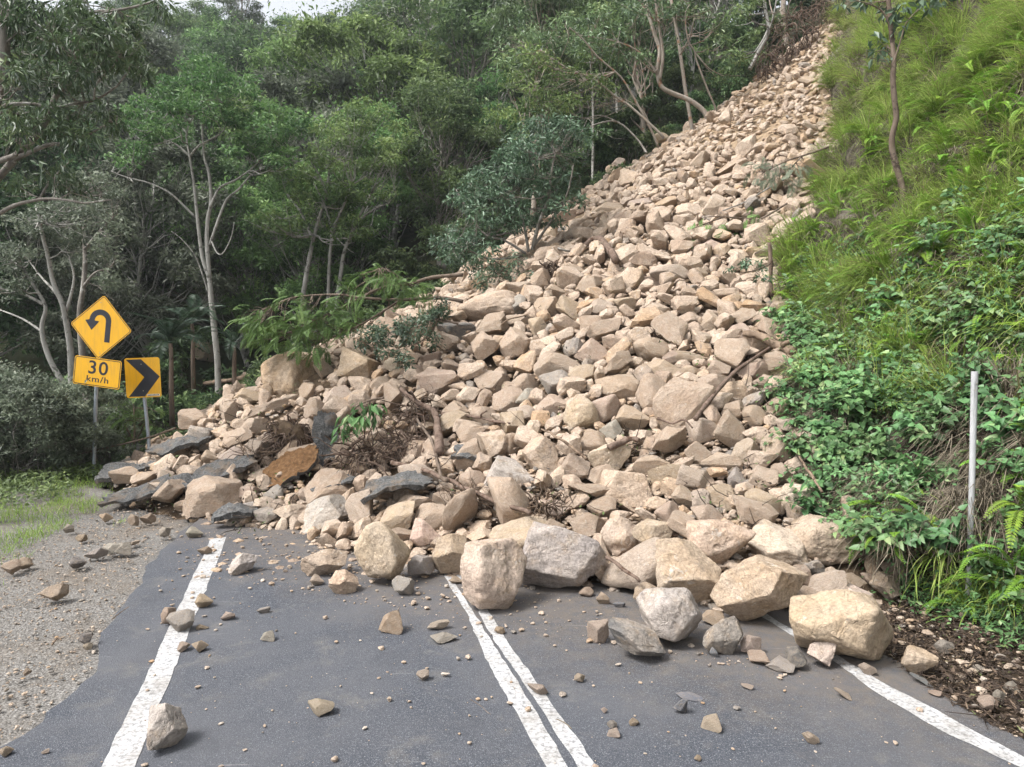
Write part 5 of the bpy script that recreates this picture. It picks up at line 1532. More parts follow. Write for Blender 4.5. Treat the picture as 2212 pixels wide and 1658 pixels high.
traced_tree("rim_tree", [([(1620, 150), (1640, 110), (1660, 70), (1655, 30), (1647, -30)], 6, 4.5), ([(1660, 70), (1672, 30), (1680, -20)], 3, 2)], 28.5, [(1620, 10, 50, 26), (1600, 130, 34, 20)], "pale trunk standing left of the root curtain at the top of the slide", 'bark_pale', 'leaf_dark', .2, 46, .42, jit=1.2, n_per=5, seed=24, group=G_R, rs=.72)
traced_tree("silver_bush", [([(1150, 540), (1165, 480), (1185, 430), (1190, 380), (1200, 330)], 4.5, 1.5), ([(1142, 545), (1130, 480), (1110, 430), (1080, 390)], 3.5, 1.2), ([(1155, 530), (1195, 470), (1225, 420), (1239, 356)], 3.2, 1.2), ([(1135, 548), (1090, 520), (1040, 500), (985, 410)], 3, 1), ([(1130, 552), (1060, 560), (990, 530), (960, 520)], 3, 1)],
    18.6, [(1200, 270, 44, 40), (1150, 300, 50, 40), (1110, 340, 50, 40), (1180, 360, 60, 36), (1230, 310, 40, 40), (1070, 390, 50, 36), (1130, 410, 60, 36), (1010, 410, 46, 26), (1050, 440, 50, 28), (1210, 420, 50, 36), (1100, 470, 60, 26), (970, 520, 40, 30), (1000, 555, 50, 26), (1040, 520, 40, 24), (1170, 470, 50, 20)],
    "silvery glossy-leaved bush standing at the left rim of the rocks", 'bark_grey', 'leaf_gloss', .14, 54, .27, jit=.7, n_per=12, flat=.75, droop=.3, aspect=.36, seed=25, cat="bush")
traced_tree("leafy_bush", [([(1110, 620), (1090, 580), (1060, 560)], 3, 1), ([(1110, 620), (1120, 570), (1110, 545)], 3, 1)], 17.2, [(1040, 580, 44, 26), (1090, 570, 40, 26), (1120, 590, 30, 22), (1060, 610, 34, 16)], "dark leafy bush above the giant yellowish boulder", 'bark_brown', 'leaf_gloss', .115, 50, .22, jit=.4, n_per=9, flat=.75, aspect=.36, seed=26, cat="bush")
def frond(L, n, r_, arch, wl, base_frac=.12):
    """one pinnate frond along +x, arching down: verts, quads, tint"""
    s = np.linspace(0, 1, n)
    X_ = L * (s - .18 * arch * s ** 3); Z_ = L * (.35 * arch * s - .62 * arch * s ** 2.2)
    P = np.stack([X_, X_ * 0, Z_], -1)
    T_ = nrm(np.gradient(P, axis=0))
    m = s > base_frac
    P2, T2, s2 = P[m], T_[m], s[m]
    up = np.array([0, 0, 1.0])
    Vs, Qs = [], []
    acc_ = Acc()
    for side in (1, -1):
        S = np.array([0, side, 0.0])
        D = nrm(T2 * .55 + S * 1.0 + np.array([0, 0, -.28]) + r_.normal(size=T2.shape) * .05)
        N = nrm(np.cross(T2, S) * side * -1 + up * .2)
        ll = wl * np.sin(np.pi * np.clip(.12 + .86 * s2, 0, 1)) ** .7 * r_.uniform(.9, 1.1, len(s2))
        V, Q = leaves(P2, D, N, ll, max(L / n * .85, .003), .05, .12)
        acc_.add(V, Q, None, np.clip(.5 + .12 * r_.normal(size=len(Q)) + .2 * (s2 - .5), 0, 1))
    return P, acc_
def frond_mesh(name, L, n, seed, arch, wl, matk, rr=.012):
    r_ = np.random.default_rng(seed)
    P, a = frond(L, n, r_, arch, wl)
    a.tube(P[::max(1, n // 10)], np.linspace(rr, rr * .25, len(P[::max(1, n // 10)])), 4, 0, 0, .35, False)
    return a.mesh(name, [M[matk]])

def feather_spray(name, parent_loc, limbs, clumps, Y, jit, label, cat, matk, n_spr, L, wl, seed, barkm='bark_brown', droop=.35, part=('wood', 'foliage'), nleaf=26):
    """branches carrying many drooping pinnate twigs"""
    r_ = np.random.default_rng(seed)
    k = FPX / Y
    bark = Acc(); S_all = []
    for pts, ra, rb_ in limbs:
        dj = r_.normal() * .25
        S = smooth_line(np.array([at(p[0], p[1], Y + dj * i / max(1, len(pts) - 1)) for i, p in enumerate(pts)]), 5)
        bark.tube(S, np.linspace(ra, rb_, len(S)) / k, 6, .15, seed)
        S_all.append(S)
    T = np.concatenate(S_all)
    C = px_clumps(clumps, Y, jit, n_spr, r_)
    lf = Acc()
    for c in C:
        j = int(np.argmin(np.linalg.norm(T - c, axis=1)))
        d = nrm(nrm(c - T[j] + 1e-4) * .7 + r_.normal(size=3) * .55 + np.array([-.25, 0, -droop]))
        q = curve_limb(T[j], c, .06, 5, r_, .1)
        bark.tube(q, np.linspace(.9, .4, 5) / k, 3, 0, 0, .5, False)
        P, a = frond(L * r_.uniform(.6, 1.2), nleaf, r_, r_.uniform(.3, 1.0), wl)
        R = np.array(Vector(d).to_track_quat('X', 'Z').to_matrix())
        R = R @ np.array(Matrix.Rotation(r_.normal() * .7, 3, 'X'))
        V = np.concatenate(a.V); Q = np.concatenate(a.Q); ti = np.concatenate(a.tq)
        lf.add(V @ R.T + c, Q, None, np.clip(ti + r_.normal() * .15, 0, 1))
    o = tag(link(name, None, None, T[0]), label, cat)
    for acc_, nm, mk in ((bark, part[0], barkm), (lf, part[1], matk)):
        acc_.V = [v - T[0] for v in acc_.V]
        link(nm, acc_.mesh(nm, [M[mk]], nm == part[0]), o)
    tree_things.append([o, None, label])
    return o

# fallen branches still in leaf
feather_spray("fallen_wattle", None, [([(1000, 594), (934, 600), (883, 614), (825, 622), (764, 651), (697, 685), (640, 712)], 4.5, 1.4), ([(1000, 652), (951, 644), (866, 648), (781, 644), (730, 637), (640, 642), (590, 660)], 4.5, 1.2), ([(866, 648), (800, 690), (740, 720), (680, 740)], 2.5, 1), ([(883, 614), (850, 590), (820, 580)], 2, .8), ([(825, 622), (840, 660), (800, 700)], 2, .8)],
    [(560, 690, 40, 28), (600, 700, 44, 32), (640, 665, 44, 28), (650, 720, 50, 30), (700, 700, 50, 30), (740, 665, 44, 26), (690, 750, 40, 18), (820, 602, 50, 22), (875, 612, 50, 22), (850, 590, 36, 16), (905, 640, 34, 16), (590, 735, 34, 20), (545, 680, 24, 18), (780, 630, 40, 20), (770, 700, 40, 18)],
    14.9, .4, "fallen tree with feathery bright green foliage lying over the left end of the slide", "fallen tree", 'leaf_wattle', 34, .52, .10, 27, part=('trunk', 'foliage'), nleaf=32)
traced_tree("fallen_branch", [([(990, 700), (940, 690), (890, 705), (840, 720), (800, 740)], 3, 1), ([(930, 692), (920, 730), (880, 750)], 2, .8), ([(880, 706), (860, 680), (840, 675)], 2, .8)],
    13.7, [(930, 690, 40, 22), (880, 700, 40, 22), (840, 720, 40, 22), (860, 750, 44, 18), (800, 735, 26, 20), (920, 735, 30, 16), (880, 775, 24, 10), (960, 665, 24, 16)],
    "fallen branch with small dark leaves, left of the dark grey slab", 'bark_brown', 'leaf_gloss', .095, 50, .17, jit=.35, n_per=13, flat=.7, aspect=.4, seed=28, cat="branch", part=('wood', 'foliage'))
traced_tree("fallen_branch", [([(830, 860), (800, 865), (770, 880), (750, 910)], 2.4, 1), ([(800, 865), (790, 900), (780, 925)], 1.6, .8)], 11.4, [(775, 872, 34, 14), (755, 892, 22, 16), (800, 880, 22, 16), (740, 918, 14, 14), (785, 912, 14, 12)],
    "wilting branch with big drooping leaves, right of the whitish block", 'bark_brown', 'leaf_shrub', .22, 9, .10, jit=.15, n_per=8, flat=.8, droop=1.6, aspect=.34, seed=29, cat="branch", part=('wood', 'foliage'))
feather_spray("feathery_bush", None, [([(290, 960), (290, 900), (285, 850)], 2, 1), ([(290, 955), (265, 910), (250, 880)], 2, 1), ([(292, 955), (315, 910), (318, 880)], 2, 1)], [(280, 850, 30, 20), (270, 885, 34, 24), (310, 890, 30, 26), (280, 925, 36, 20), (255, 905, 20, 20), (300, 860, 26, 18), (320, 930, 20, 16), (245, 935, 22, 14)],
    16.2, .3, "feathery lime-green bush right behind the chevron sign's post", "bush", 'leaf_wattle', 18, .5, .085, 30, part=('stem', 'foliage'), droop=.6)
# slender trees and sprays on the bank
def bank_Y(px, py):
    t, u = bank_at(px, py); return float(bank(np.array([t]), np.array([u]))[0][1])
yb = bank_Y(1950, 437) - .1
traced_tree("slender_tree", [([(1957, 450), (1948, 400), (1931, 339), (1927, 298), (1936, 254), (1932, 210), (1929, 163), (1931, 129), (1926, 75), (1919, 0), (1915, -40)], 7, 4.5), ([(1928, 70), (1910, 30), (1885, 12), (1850, 2)], 2.6, 1), ([(1931, 129), (1912, 110), (1890, 112)], 1.6, .8), ([(1929, 140), (1945, 90), (1958, 50), (1985, 20)], 2, .9), ([(1932, 132), (1890, 128), (1850, 118)], 1, .6)],
    yb, [(1860, 4, 44, 12), (1925, 20, 34, 16), (1975, 10, 30, 16), (1905, 90, 24, 10), (1890, 115, 18, 10), (1955, 60, 22, 14), (2000, -10, 40, 14)], "slender dark-leaved tree growing up the grassy bank at upper right", 'bark_brown', 'leaf_gloss', .16, 10, .16, jit=.3, limb_jit=.15, n_per=9, droop=.7, aspect=.42, seed=31)
yb = bank_Y(1668, 640)
log("broken_sapling", [(1667, 640), (1664, 600), (1666, 560), (1662, 524)], 7, 5, 'root_red', "snapped reddish sapling standing at the left edge of the bank", "sapling", None, Y=yb - .15)
yb = bank_Y(1760, 350)
feather_spray("feathery_spray", None, [([(1790, 318), (1740, 335), (1700, 348), (1650, 372)], 2.6, 1), ([(1730, 340), (1700, 375), (1690, 400)], 1.6, .8)], [(1700, 360, 40, 16), (1660, 372, 36, 16), (1690, 390, 36, 16), (1725, 365, 26, 20), (1640, 355, 24, 12)],
    yb - .5, .25, "blue-green feathery branch hanging from the bank over the upper rocks", "branch", 'leaf_grey', 26, .42, .13, 32, droop=.7)
feather_spray("feathery_spray", None, [([(1700, 440), (1650, 470), (1600, 490), (1550, 500)], 2.4, 1), ([(1560, 470), (1520, 485), (1495, 495)], 1.6, .8), ([(1640, 476), (1560, 468), (1520, 470)], 1.4, .8)], [(1515, 490, 30, 20), (1500, 510, 18, 12), (1580, 490, 34, 18), (1620, 480, 34, 22), (1600, 520, 34, 14), (1650, 470, 24, 20), (1570, 510, 24, 12)],
    yb - 1.6, .25, "lower feathery branch reaching left over the rocks from the bank", "branch", 'leaf_wattle', 20, .40, .11, 33, droop=.7)
traced_tree("leafy_spray", [([(1665, 570), (1630, 585), (1600, 590)], 1.6, .8)], bank_Y(1668, 640) - .5, [(1620, 580, 30, 16), (1640, 605, 20, 12), (1590, 575, 18, 12), (1615, 560, 20, 10)],
    "small dark leafy spray beside the snapped sapling", 'bark_brown', 'leaf_gloss', .09, 24, .10, jit=.2, limb_jit=.1, n_per=12, aspect=.4, seed=34, cat="branch", part=('wood', 'foliage'))

palm_fr = [frond_mesh("frond", 2.4, 44, 70 + i, .8 + .25 * i, .50, 'leaf_palm', .022) for i in range(3)]
def palm(px, py, Y, nf, label, s=1.0, trunk=1.6, seed=1):
    r_ = np.random.default_rng(seed)
    p = at(px, py, Y)
    o = tag(link("palm", None, None, p - np.array([0, 0, trunk]), None, 1.0), label, "palm")
    a = Acc(); a.tube(np.array([[0, 0, -1.2], [0, 0, 0], [.02, 0, trunk * .6], [0, 0, trunk]]), np.array([.07, .06, .05, .05]), 9, .1, seed)
    link("trunk", a.mesh("trunk", [M['bark_brown']], True), o)
    for i in range(nf):
        az = i * 2.399 + r_.uniform(-.3, .3); el = r_.uniform(-.15, 1.15)
        link("frond", palm_fr[i % 3], o, (0, 0, trunk), (r_.normal() * .2, -el, az), s * r_.uniform(.8, 1.1))
    tree_things.append([o, None, label])
palm(368, 742, 19.0, 15, "dark palm with arching fronds right of the chevron sign", .58, 1.0, 1)
palm(415, 700, 21.5, 11, "palm behind the arching fronds, in the deep shade", .6, 1.0, 2)
palm(505, 745, 20.5, 9, "small palm at the foot of the big forked pale tree", .5, .7, 3)
palm(1168, 568, 18.2, 7, "tiny cycad-like plant on the rim above the bent log", .18, .25, 4)

# low shrubs behind the verge
sh = np.random.default_rng(8)
n_sh = 0
for px, Y, h, key in [(-160, 14.4, 1.3, 'shrub'), (-260, 14.8, 1.4, 'shrub'), (-200, 16.6, 1.6, 'shrub'), (-320, 16.0, 1.6, 'shrub'), (20, 13.9, 1.3, 'shrub'), (75, 14.2, 1.2, 'shrub'), (130, 14.6, 1.2, 'shrub'), (-60, 14.0, 1.4, 'shrub'), (190, 15.4, 1.1, 'shrub'), (40, 15.6, 1.5, 'shrub'), (110, 16.2, 1.4, 'shrub'), (-30, 16.8, 1.7, 'shrub'), (240, 17.4, 1.3, 'green_shrub'), (170, 17.5, 1.4, 'shrub'), (60, 18.2, 1.6, 'shrub'), (330, 18.5, 1.1, 'green_shrub'), (420, 18.6, 1.2, 'green_shrub'), (500, 19.2, 1.3, 'green_shrub'), (580, 20.2, 1.4, 'green_shrub'), (380, 20.6, 1.5, 'green_shrub'), (290, 20.8, 1.5, 'green_shrub'), (470, 22, 1.5, 'green_shrub'), (640, 21.5, 1.4, 'green_shrub'), (700, 22.4, 1.4, 'green_shrub'), (540, 23.5, 1.6, 'green_shrub'), (770, 23.4, 1.4, 'green_shrub'), (840, 24, 1.5, 'green_shrub'), (900, 24.6, 1.5, 'green_shrub'), (960, 24.4, 1.3, 'green_shrub'), (620, 25, 1.7, 'green_shrub'), (720, 26, 1.7, 'green_shrub'), (330, 25, 1.8, 'green_shrub'), (230, 23, 1.7, 'green_shrub'), (120, 22, 1.8, 'green_shrub'), (20, 21.5, 1.8, 'green_shrub'), (-60, 21, 2.0, 'green_shrub'), (400, 27, 2.0, 'green_shrub'), (880, 27, 1.8, 'green_shrub'), (980, 28, 1.8, 'green_shrub'), (1060, 27, 1.5, 'green_shrub'), (1230, 26.5, 1.2, 'green_shrub'), (1330, 27.5, 1.2, 'green_shrub'), (1420, 29, 1.3, 'green_shrub'), (1500, 30, 1.3, 'green_shrub'), (1580, 31, 1.5, 'green_shrub'), (1360, 31, 1.8, 'green_shrub'), (1460, 33, 1.8, 'green_shrub'), (1560, 35, 2.0, 'green_shrub'), (1640, 33, 1.6, 'green_shrub'), (1280, 31, 1.7, 'green_shrub'), (1180, 31, 1.7, 'green_shrub'), (1620, 37, 2.2, 'green_shrub'), (1700, 36, 2.0, 'green_shrub'), (1520, 38, 2.2, 'green_shrub'), (1420, 37, 2.2, 'green_shrub')]:
    x = (px - CX) / FPX * Y
    plant("shrub", key, int(sh.integers(4)), (x, Y, tz(x, Y) - .1), sh.uniform(0, 6.28), h / 1.3 * .8, "grey-green small-leaved shrub" if key == 'shrub' else "dark green understorey shrub", "shrub", "shrubs in the undergrowth behind the road", ('stem', 'foliage'))

# ------------------------------------------------------------------ plants on the bank
def leaf6(P, D, N, L, W, fold=.12, droop=.25):
    """pointed heart-shaped leaf: four tris either side of the midrib"""
    P, D, N = np.asarray(P), nrm(D), nrm(N)
    L = np.broadcast_to(L, (len(P),))[:, None]; W = np.broadcast_to(W, (len(P),))[:, None]
    S = nrm(np.cross(D, N)); N = np.cross(S, D)
    a = P + D * L * .10; m = P + D * L * .5 - N * L * droop * .25; tip = P + D * L - N * L * droop
    l1 = P + D * L * .16 + S * W * .44 + N * W * fold; l2 = P + D * L * .55 + S * W * .34 + N * (W * fold - L * droop * .35)
    r1 = P + D * L * .16 - S * W * .44 + N * W * fold; r2 = P + D * L * .55 - S * W * .34 + N * (W * fold - L * droop * .35)
    V = np.stack([a, l1, l2, tip, r2, r1, m], 1).reshape(-1, 3)
    i = np.arange(len(P))[:, None] * 7
    Q = np.concatenate([i + np.array([[0, 6, 2, 1]]), i + np.array([[0, 5, 4, 6]])])
    T = np.concatenate([i + np.array([[6, 3, 2]]), i + np.array([[6, 4, 3]])])
    return V, Q, T

def leafy_plant(seed, R, nstem, nper, L, leafk):
    """spreading herb: arching stems with pairs of broad leaves; base at origin, +z up, +y out of the bank"""
    r_ = np.random.default_rng(seed)
    st, lf = Acc(), Acc()
    for s in range(nstem):
        a = r_.uniform(0, 2 * np.pi)
        d = nrm(np.array([math.cos(a) * .8, .25 + .5 * r_.random(), .35 + .6 * r_.random()]))
        ln = R * r_.uniform(.55, 1.1)
        P = [np.zeros(3)]
        for k in range(6):
            d = nrm(d + np.array([0, .05, -.07]) + r_.normal(size=3) * .12)
            P.append(P[-1] + d * ln / 6)
        P = smooth_line(np.array(P), 3)
        st.tube(P, np.linspace(.007, .002, len(P)), 4, 0, 0, .5, False)
        k = (np.linspace(.22, 1, nper) * (len(P) - 1)).astype(int)
        T_ = nrm(np.gradient(P, axis=0))
        for side in (1, -1):
            q = P[k]; t = T_[k]
            ref = nrm(np.cross(t, np.array([0, 0, 1.0])) + r_.normal(size=t.shape) * .35)
            D = nrm(ref * side + t * .55 + np.array([0, .1, -.25]) + r_.normal(size=t.shape) * .2)
            N = nrm(np.array([0, .65, .9]) + r_.normal(size=t.shape) * .28)
            ll = L * r_.uniform(.55, 1.25, len(k)) * np.linspace(1.1, .75, len(k))
            V, Q, T = leaf6(q, D, N, ll, ll * .72)
            ti = np.clip(.5 + .2 * r_.normal(size=len(k)) + .22 * np.linspace(-.6, .8, len(k)) + (r_.random(len(k)) < .015) * .6, 0, 1)
            lf.add(V, Q, None, np.tile(ti, 2)); lf.T.append(T + lf.n - len(V)); lf.tt.append(np.tile(ti, 2))
    return st.mesh("stem", [M['root']], True), lf.mesh("foliage", [M[leafk]], True)
LP = [leafy_plant(300 + i, .52, 13, 8, .125, 'leaf_shrub') for i in range(5)]
LPs = [leafy_plant(330 + i, .40, 11, 9, .065, 'leaf_shrub') for i in range(3)]
FR = [frond_mesh("frond", .70, 30, 400 + i, .75 + .22 * i, .085, 'leaf_fern', .004) for i in range(4)]

br = np.random.default_rng(77)
N_B = 14000
bt, bu = br.uniform(.02, 1, N_B), br.uniform(.0, 1.22, N_B) ** .8
BP = bank(bt, bu); BQ = proj(BP)
e_ = .004
BN = nrm(np.cross(bank(bt + e_, bu) - BP, bank(bt, bu + e_) - BP)); BN = np.where(BN[:, :1] > 0, -BN, BN)
bx, by = BQ[:, 0], BQ[:, 1]
base_y = np.interp(bx, [1850, 1960, 2100, 2212, 2400], [1215, 1275, 1330, 1370, 1450]) + np.maximum(0, bx - 2400) * .55
vis = (by < base_y) & (bx > 1600) & (bx < 3300) & (by > -120) & (by < 1900) & (BP[:, 1] > 2.4)
def blob(cx_, cy_, rx, ry): return np.exp(-((bx - cx_) / rx) ** 2 - ((by - cy_) / ry) ** 2)
w_shrub = 1.2 * blob(1790, 800, 90, 120) + 1.2 * blob(2060, 800, 160, 170) + .9 * blob(1880, 1090, 130, 90) + 1.0 * blob(2150, 600, 90, 70) + 1.0 * blob(2150, 1180, 80, 110) + .8 * blob(1950, 930, 160, 110) + .5 * blob(1745, 930, 40, 70) + .8 * blob(2200, 950, 60, 200)
w_shrub = np.where(bx > 2230, np.maximum(w_shrub, .7 * (by > 450)), w_shrub); w_fern = 0
w_shrub *= 1 - .9 * blob(1890, 640, 90, 60) - .6 * blob(1900, 985, 50, 30)
w_fern = .9 * blob(2000, 480, 200, 170) + 1.1 * blob(2170, 330, 80, 180) + .6 * blob(1760, 610, 60, 80) + .7 * blob(1900, 730, 90, 60) + .5 * blob(2190, 960, 40, 160) + .5 * blob(2000, 1150, 120, 50) + .5 * blob(2160, 1290, 60, 50) + .5 * blob(1740, 480, 40, 60)
patch = smoothstep(-.25, .35, vnoise(BP * np.array([1.1, 1.1, 1.1]), 61) + .5 * vnoise(BP * 2.7, 62))
w_grass = 1.2 * blob(2020, 110, 180, 150) + 1.1 * blob(1870, 280, 90, 130) + .9 * blob(1800, 640, 90, 70) + .6 * blob(2000, 420, 190, 120) + .5 * blob(1750, 430, 60, 80) + .9 * blob(2190, 60, 80, 120) + .35 * blob(1850, 110, 50, 90) + np.where(by < 900, .15, .0)
w_straw = .8 * blob(1830, 140, 50, 110) + .9 * blob(1830, 330, 40, 90) + .9 * blob(1900, 560, 120, 90) + .6 * blob(2080, 480, 120, 120) + .7 * blob(1880, 640, 90, 70) + .5 * blob(2010, 640, 120, 70) + .3
clear_post = (np.abs(bx - (2092 + (1262 - by) * .04)) < np.where(by > 930, 72, 34)) & (by > 770) & (by < 1340)
w_grass = w_grass * (.12 + patch); w_straw = np.clip(w_straw * (1.5 - 1.2 * patch), 0, 1.2); w_fern = w_fern * (.45 + .75 * patch) * np.where(by < 650, 1.6, 1)
def pick(w, n, gap):
    o_ = np.nonzero(vis & ~clear_post & (br.random(N_B) < w))[0]; br.shuffle(o_)
    out = []
    for i in o_:
        p = BP[i]
        if all((p[0] - BP[j][0]) ** 2 + (p[1] - BP[j][1]) ** 2 + (p[2] - BP[j][2]) ** 2 > gap * gap for j in out): out.append(i)
        if len(out) >= n: break
    return out
def face_out(n_): return math.atan2(-n_[0], n_[1])          # turn +y to the outward normal
for i in pick(np.where(by < base_y - 75, w_shrub, 0), 270, .27):
    p, n_ = BP[i], BN[i]
    o = link("leafy_shrub", None, None, p + n_ * .02, (0, 0, face_out(n_) + br.normal() * .4), br.uniform(.75, 1.25))
    a, b = (LP[int(br.integers(5))] if br.random() < .8 else LPs[int(br.integers(3))])
    link("stem", a, o); link("foliage", b, o)
    o['category'] = "shrub"; o['group'] = "broad-leaved shrubs covering the lower bank"
    tree_things.append([o, ("large" if o.scale[0] > 1.08 else "small" if o.scale[0] < .9 else "mid-sized") + " broad-leaved shrub", None])
nf = 0
for i in pick(np.where(by < base_y - 30, w_fern, 0), 280, .24):
    p, n_ = BP[i], BN[i]
    o = link("fern", None, None, p + n_ * .02)
    s = br.uniform(.6, 1.2)
    az0 = math.atan2(n_[1], n_[0])
    for k in range(int(br.integers(5, 9))):
        az = az0 + br.uniform(-1.5, 1.5); el = br.uniform(.1, .95)
        link("frond", FR[int(br.integers(4))], o, None, (br.normal() * .25, -el, az), s * br.uniform(.6, 1.1))
    o['category'] = "fern"; o['group'] = "ferns growing on the bank"
    tree_things.append([o, ("large" if s > 1.15 else "small" if s < .85 else "mid-sized") + " yellow-green fern", None])

# low plants round the foot of the post
for k_, (x_, y_, what) in enumerate([(2062, 1300, 0), (2122, 1292, 1), (2092, 1322, 0), (2150, 1318, 0), (2035, 1310, 1), (2108, 1335, 1)]):
    p = onground(x_, y_, .16); 
    if what:
        o = link("leafy_shrub", None, None, p, (0, 0, 1.9 + k_), .55)
        a, b = LPs[k_ % 3]; link("stem", a, o); link("foliage", b, o)
        o['category'] = "shrub"; o['group'] = "broad-leaved shrubs covering the lower bank"
        tree_things.append([o, "little low broad-leaved shrub", None])
    else:
        o = link("fern", None, None, p)
        for k in range(6): link("frond", FR[k % 4], o, None, (br.normal() * .25, -br.uniform(.2, 1.0), 2.4 + k * .62), br.uniform(.4, .75))
        o['category'] = "fern"; o['group'] = "ferns growing on the bank"
        tree_things.append([o, "little low fern", None])

def blades(P, D0, L, W, r_, seg=4, grav=.5, tint=None):
    """long thin blades that bend under their own weight"""
    n = len(P)
    D = nrm(D0); pts = [P]
    for s in range(seg):
        D = nrm(D + np.array([0, 0, -grav]) * (s + 1) / seg + r_.normal(size=(n, 3)) * .06)
        pts.append(pts[-1] + D * (L / seg)[:, None])
    S = nrm(np.cross(D0 + r_.normal(size=(n, 3)) * .3, np.array([0, 0, 1.0]) + r_.normal(size=(n, 3)) * .2))
    V = []
    for s, p in enumerate(pts):
        w = W * (1 - (s / seg) ** 1.6 * .95) * .5
        V += [p - S * w[:, None], p + S * w[:, None]]
    V = np.stack(V, 1).reshape(-1, 3)
    b = np.arange(n)[:, None] * (2 * seg + 2)
    Q = np.concatenate([b + np.array([[2 * s, 2 * s + 1, 2 * s + 3, 2 * s + 2]]) for s in range(seg)])
    if tint is None: tint = np.clip(.55 + .22 * r_.normal(size=n), .2, 1)
    return V, Q, np.tile(tint, seg)
def tufts(w, n_tuft, per, L, Wd, grav, dry, spread=.16, seg=4):
    idx = np.nonzero(vis & (br.random(N_B) < np.clip(w, 0, 1)))[0]
    idx = br.choice(idx, n_tuft)
    k = np.repeat(idx, per)
    P = BP[k] + br.normal(size=(len(k), 3)) * spread * np.array([.6, 1, .6]) - BN[k] * .02
    D = nrm(BN[k] * .9 + np.array([0, 0, .75]) + br.normal(size=(len(k), 3)) * .42)
    tuf = np.repeat(br.normal(size=n_tuft) * .22, per)
    t = np.clip(.72 + tuf + .14 * br.normal(size=len(k)), .2, 1)
    t = np.where(br.random(len(k)) < dry, br.uniform(0, .12, len(k)), t)
    return blades(P, D, L * br.uniform(.5, 1.3, len(k)), np.full(len(k), Wd) * br.uniform(.6, 1.3, len(k)), br, seg, grav, t)
a = Acc()
V, Q, t = tufts(np.where(by < 1150, w_grass, 0), 1000, 32, .76, .0165, .60, .16, .08, 3); a.add(V, Q, None, t)
V, Q, t = tufts(w_grass * .6 + w_fern * .4, 520, 18, .46, .018, .55, .08, .10); a.add(V, Q, None, t)
tag(link("bank_grass", a.mesh("bank_grass", [M['grass']])), "long arching green grass hanging over the bank", "grass", None, 'stuff')
a = Acc()
V, Q, t = tufts(np.where(by < 1180, w_straw, 0), 1700, 22, .55, .011, 1.0, 0, .12, 2); a.add(V, Q, None, br.uniform(0, 1, len(t)))
tag(link("dry_grass", a.mesh("dry_grass", [M['straw']])), "dry straw and dead stems hanging down the bank", "dry grass", None, 'stuff')
# small creeping herbs all over the bank
idx = np.nonzero(vis & (br.random(N_B) < np.where(by < 620, .25, .7) * (.2 + patch)))[0]; k = br.choice(idx, 14000)
P = BP[k] + br.normal(size=(len(k), 3)) * .16 + BN[k] * br.uniform(0, .12, len(k))[:, None]
N = nrm(BN[k] + np.array([0, 0, .8]) + br.normal(size=P.shape) * .5); D = nrm(br.normal(size=P.shape) + np.array([0, 0, -.4]))
D = nrm(D - N * np.sum(D * N, -1, keepdims=True))
V, Q = leaves(P, D, N, br.uniform(.03, .085, len(k)), br.uniform(.015, .035, len(k)))
a = Acc(); a.add(V, Q, None, np.clip(.35 + .25 * br.normal(size=len(k)), 0, 1))
# low herbs along the foot of the bank
n = 5200
px_, py_ = br.uniform(1860, 2212, n), br.uniform(1150, 1400, n)
tq = (px_ - 1860) / 352
gp = np.array([at(x_, y_, 7.9 - 1.9 * f) for x_, y_, f in zip(px_, py_, tq)])
foot = np.array([bank_pt(br.uniform(0, .09), br.uniform(0, 1.0))[0] for _ in range(700)])
k = br.integers(0, 700, n)
P = foot[k] + br.normal(size=(n, 3)) * np.array([.14, .14, .05]) + np.array([-.06, 0, .04])
N = nrm(np.array([-.4, -.3, 1.0]) + br.normal(size=P.shape) * .4); D = nrm(br.normal(size=P.shape)); D = nrm(D - N * np.sum(D * N, -1, keepdims=True))
V, Q = leaves(P, D, N, br.uniform(.025, .07, n), br.uniform(.015, .035, n))
a.add(V, Q, None, np.clip(.55 + .2 * br.normal(size=n), 0, 1))
HERB = [(1895, 1250), (2000, 1262), (2120, 1240), (2300, 1260), (2320, 1420), (2120, 1350), (2010, 1318), (1935, 1292)]
HW = np.array([onground(*p)[:2] for p in HERB]); lo_, hi_ = HW.min(0), HW.max(0)
hq = lo_ + br.random((16000, 2)) * (hi_ - lo_)
def _inside(x, y, poly):
    c = np.zeros(len(x), bool)
    for (x0, y0), (x1, y1) in zip(poly, np.roll(poly, -1, 0)):
        c ^= ((y0 > y) != (y1 > y)) & (x < (x1 - x0) * (y - y0) / (y1 - y0 + 1e-12) + x0)
    return c
hq = hq[_inside(hq[:, 0], hq[:, 1], HW) & (vnoise(hq * 2.2, 63) > -.45)]; n = len(hq)
hz_ = terrain(hq[:, 0], hq[:, 1]) + .22 * smoothstep(3.3, 5.0, hq[:, 0]) + br.random(n) ** 1.5 * .17
P = np.stack([hq[:, 0], hq[:, 1], hz_], -1)
N = nrm(np.array([-.2, -.3, 1.0]) + br.normal(size=P.shape) * .4); D = nrm(br.normal(size=P.shape)); D = nrm(D - N * np.sum(D * N, -1, keepdims=True))
V, Q = leaves(P, D, N, br.uniform(.03, .085, n), br.uniform(.018, .04, n))
a.add(V, Q, None, np.clip(.5 + .22 * br.normal(size=n), 0, 1))
tag(link("creeping_herbs", a.mesh("creeping_herbs", [M['leaf_shrub']])), "small creeping leaves over the earth of the bank", "ground cover", None, 'stuff')

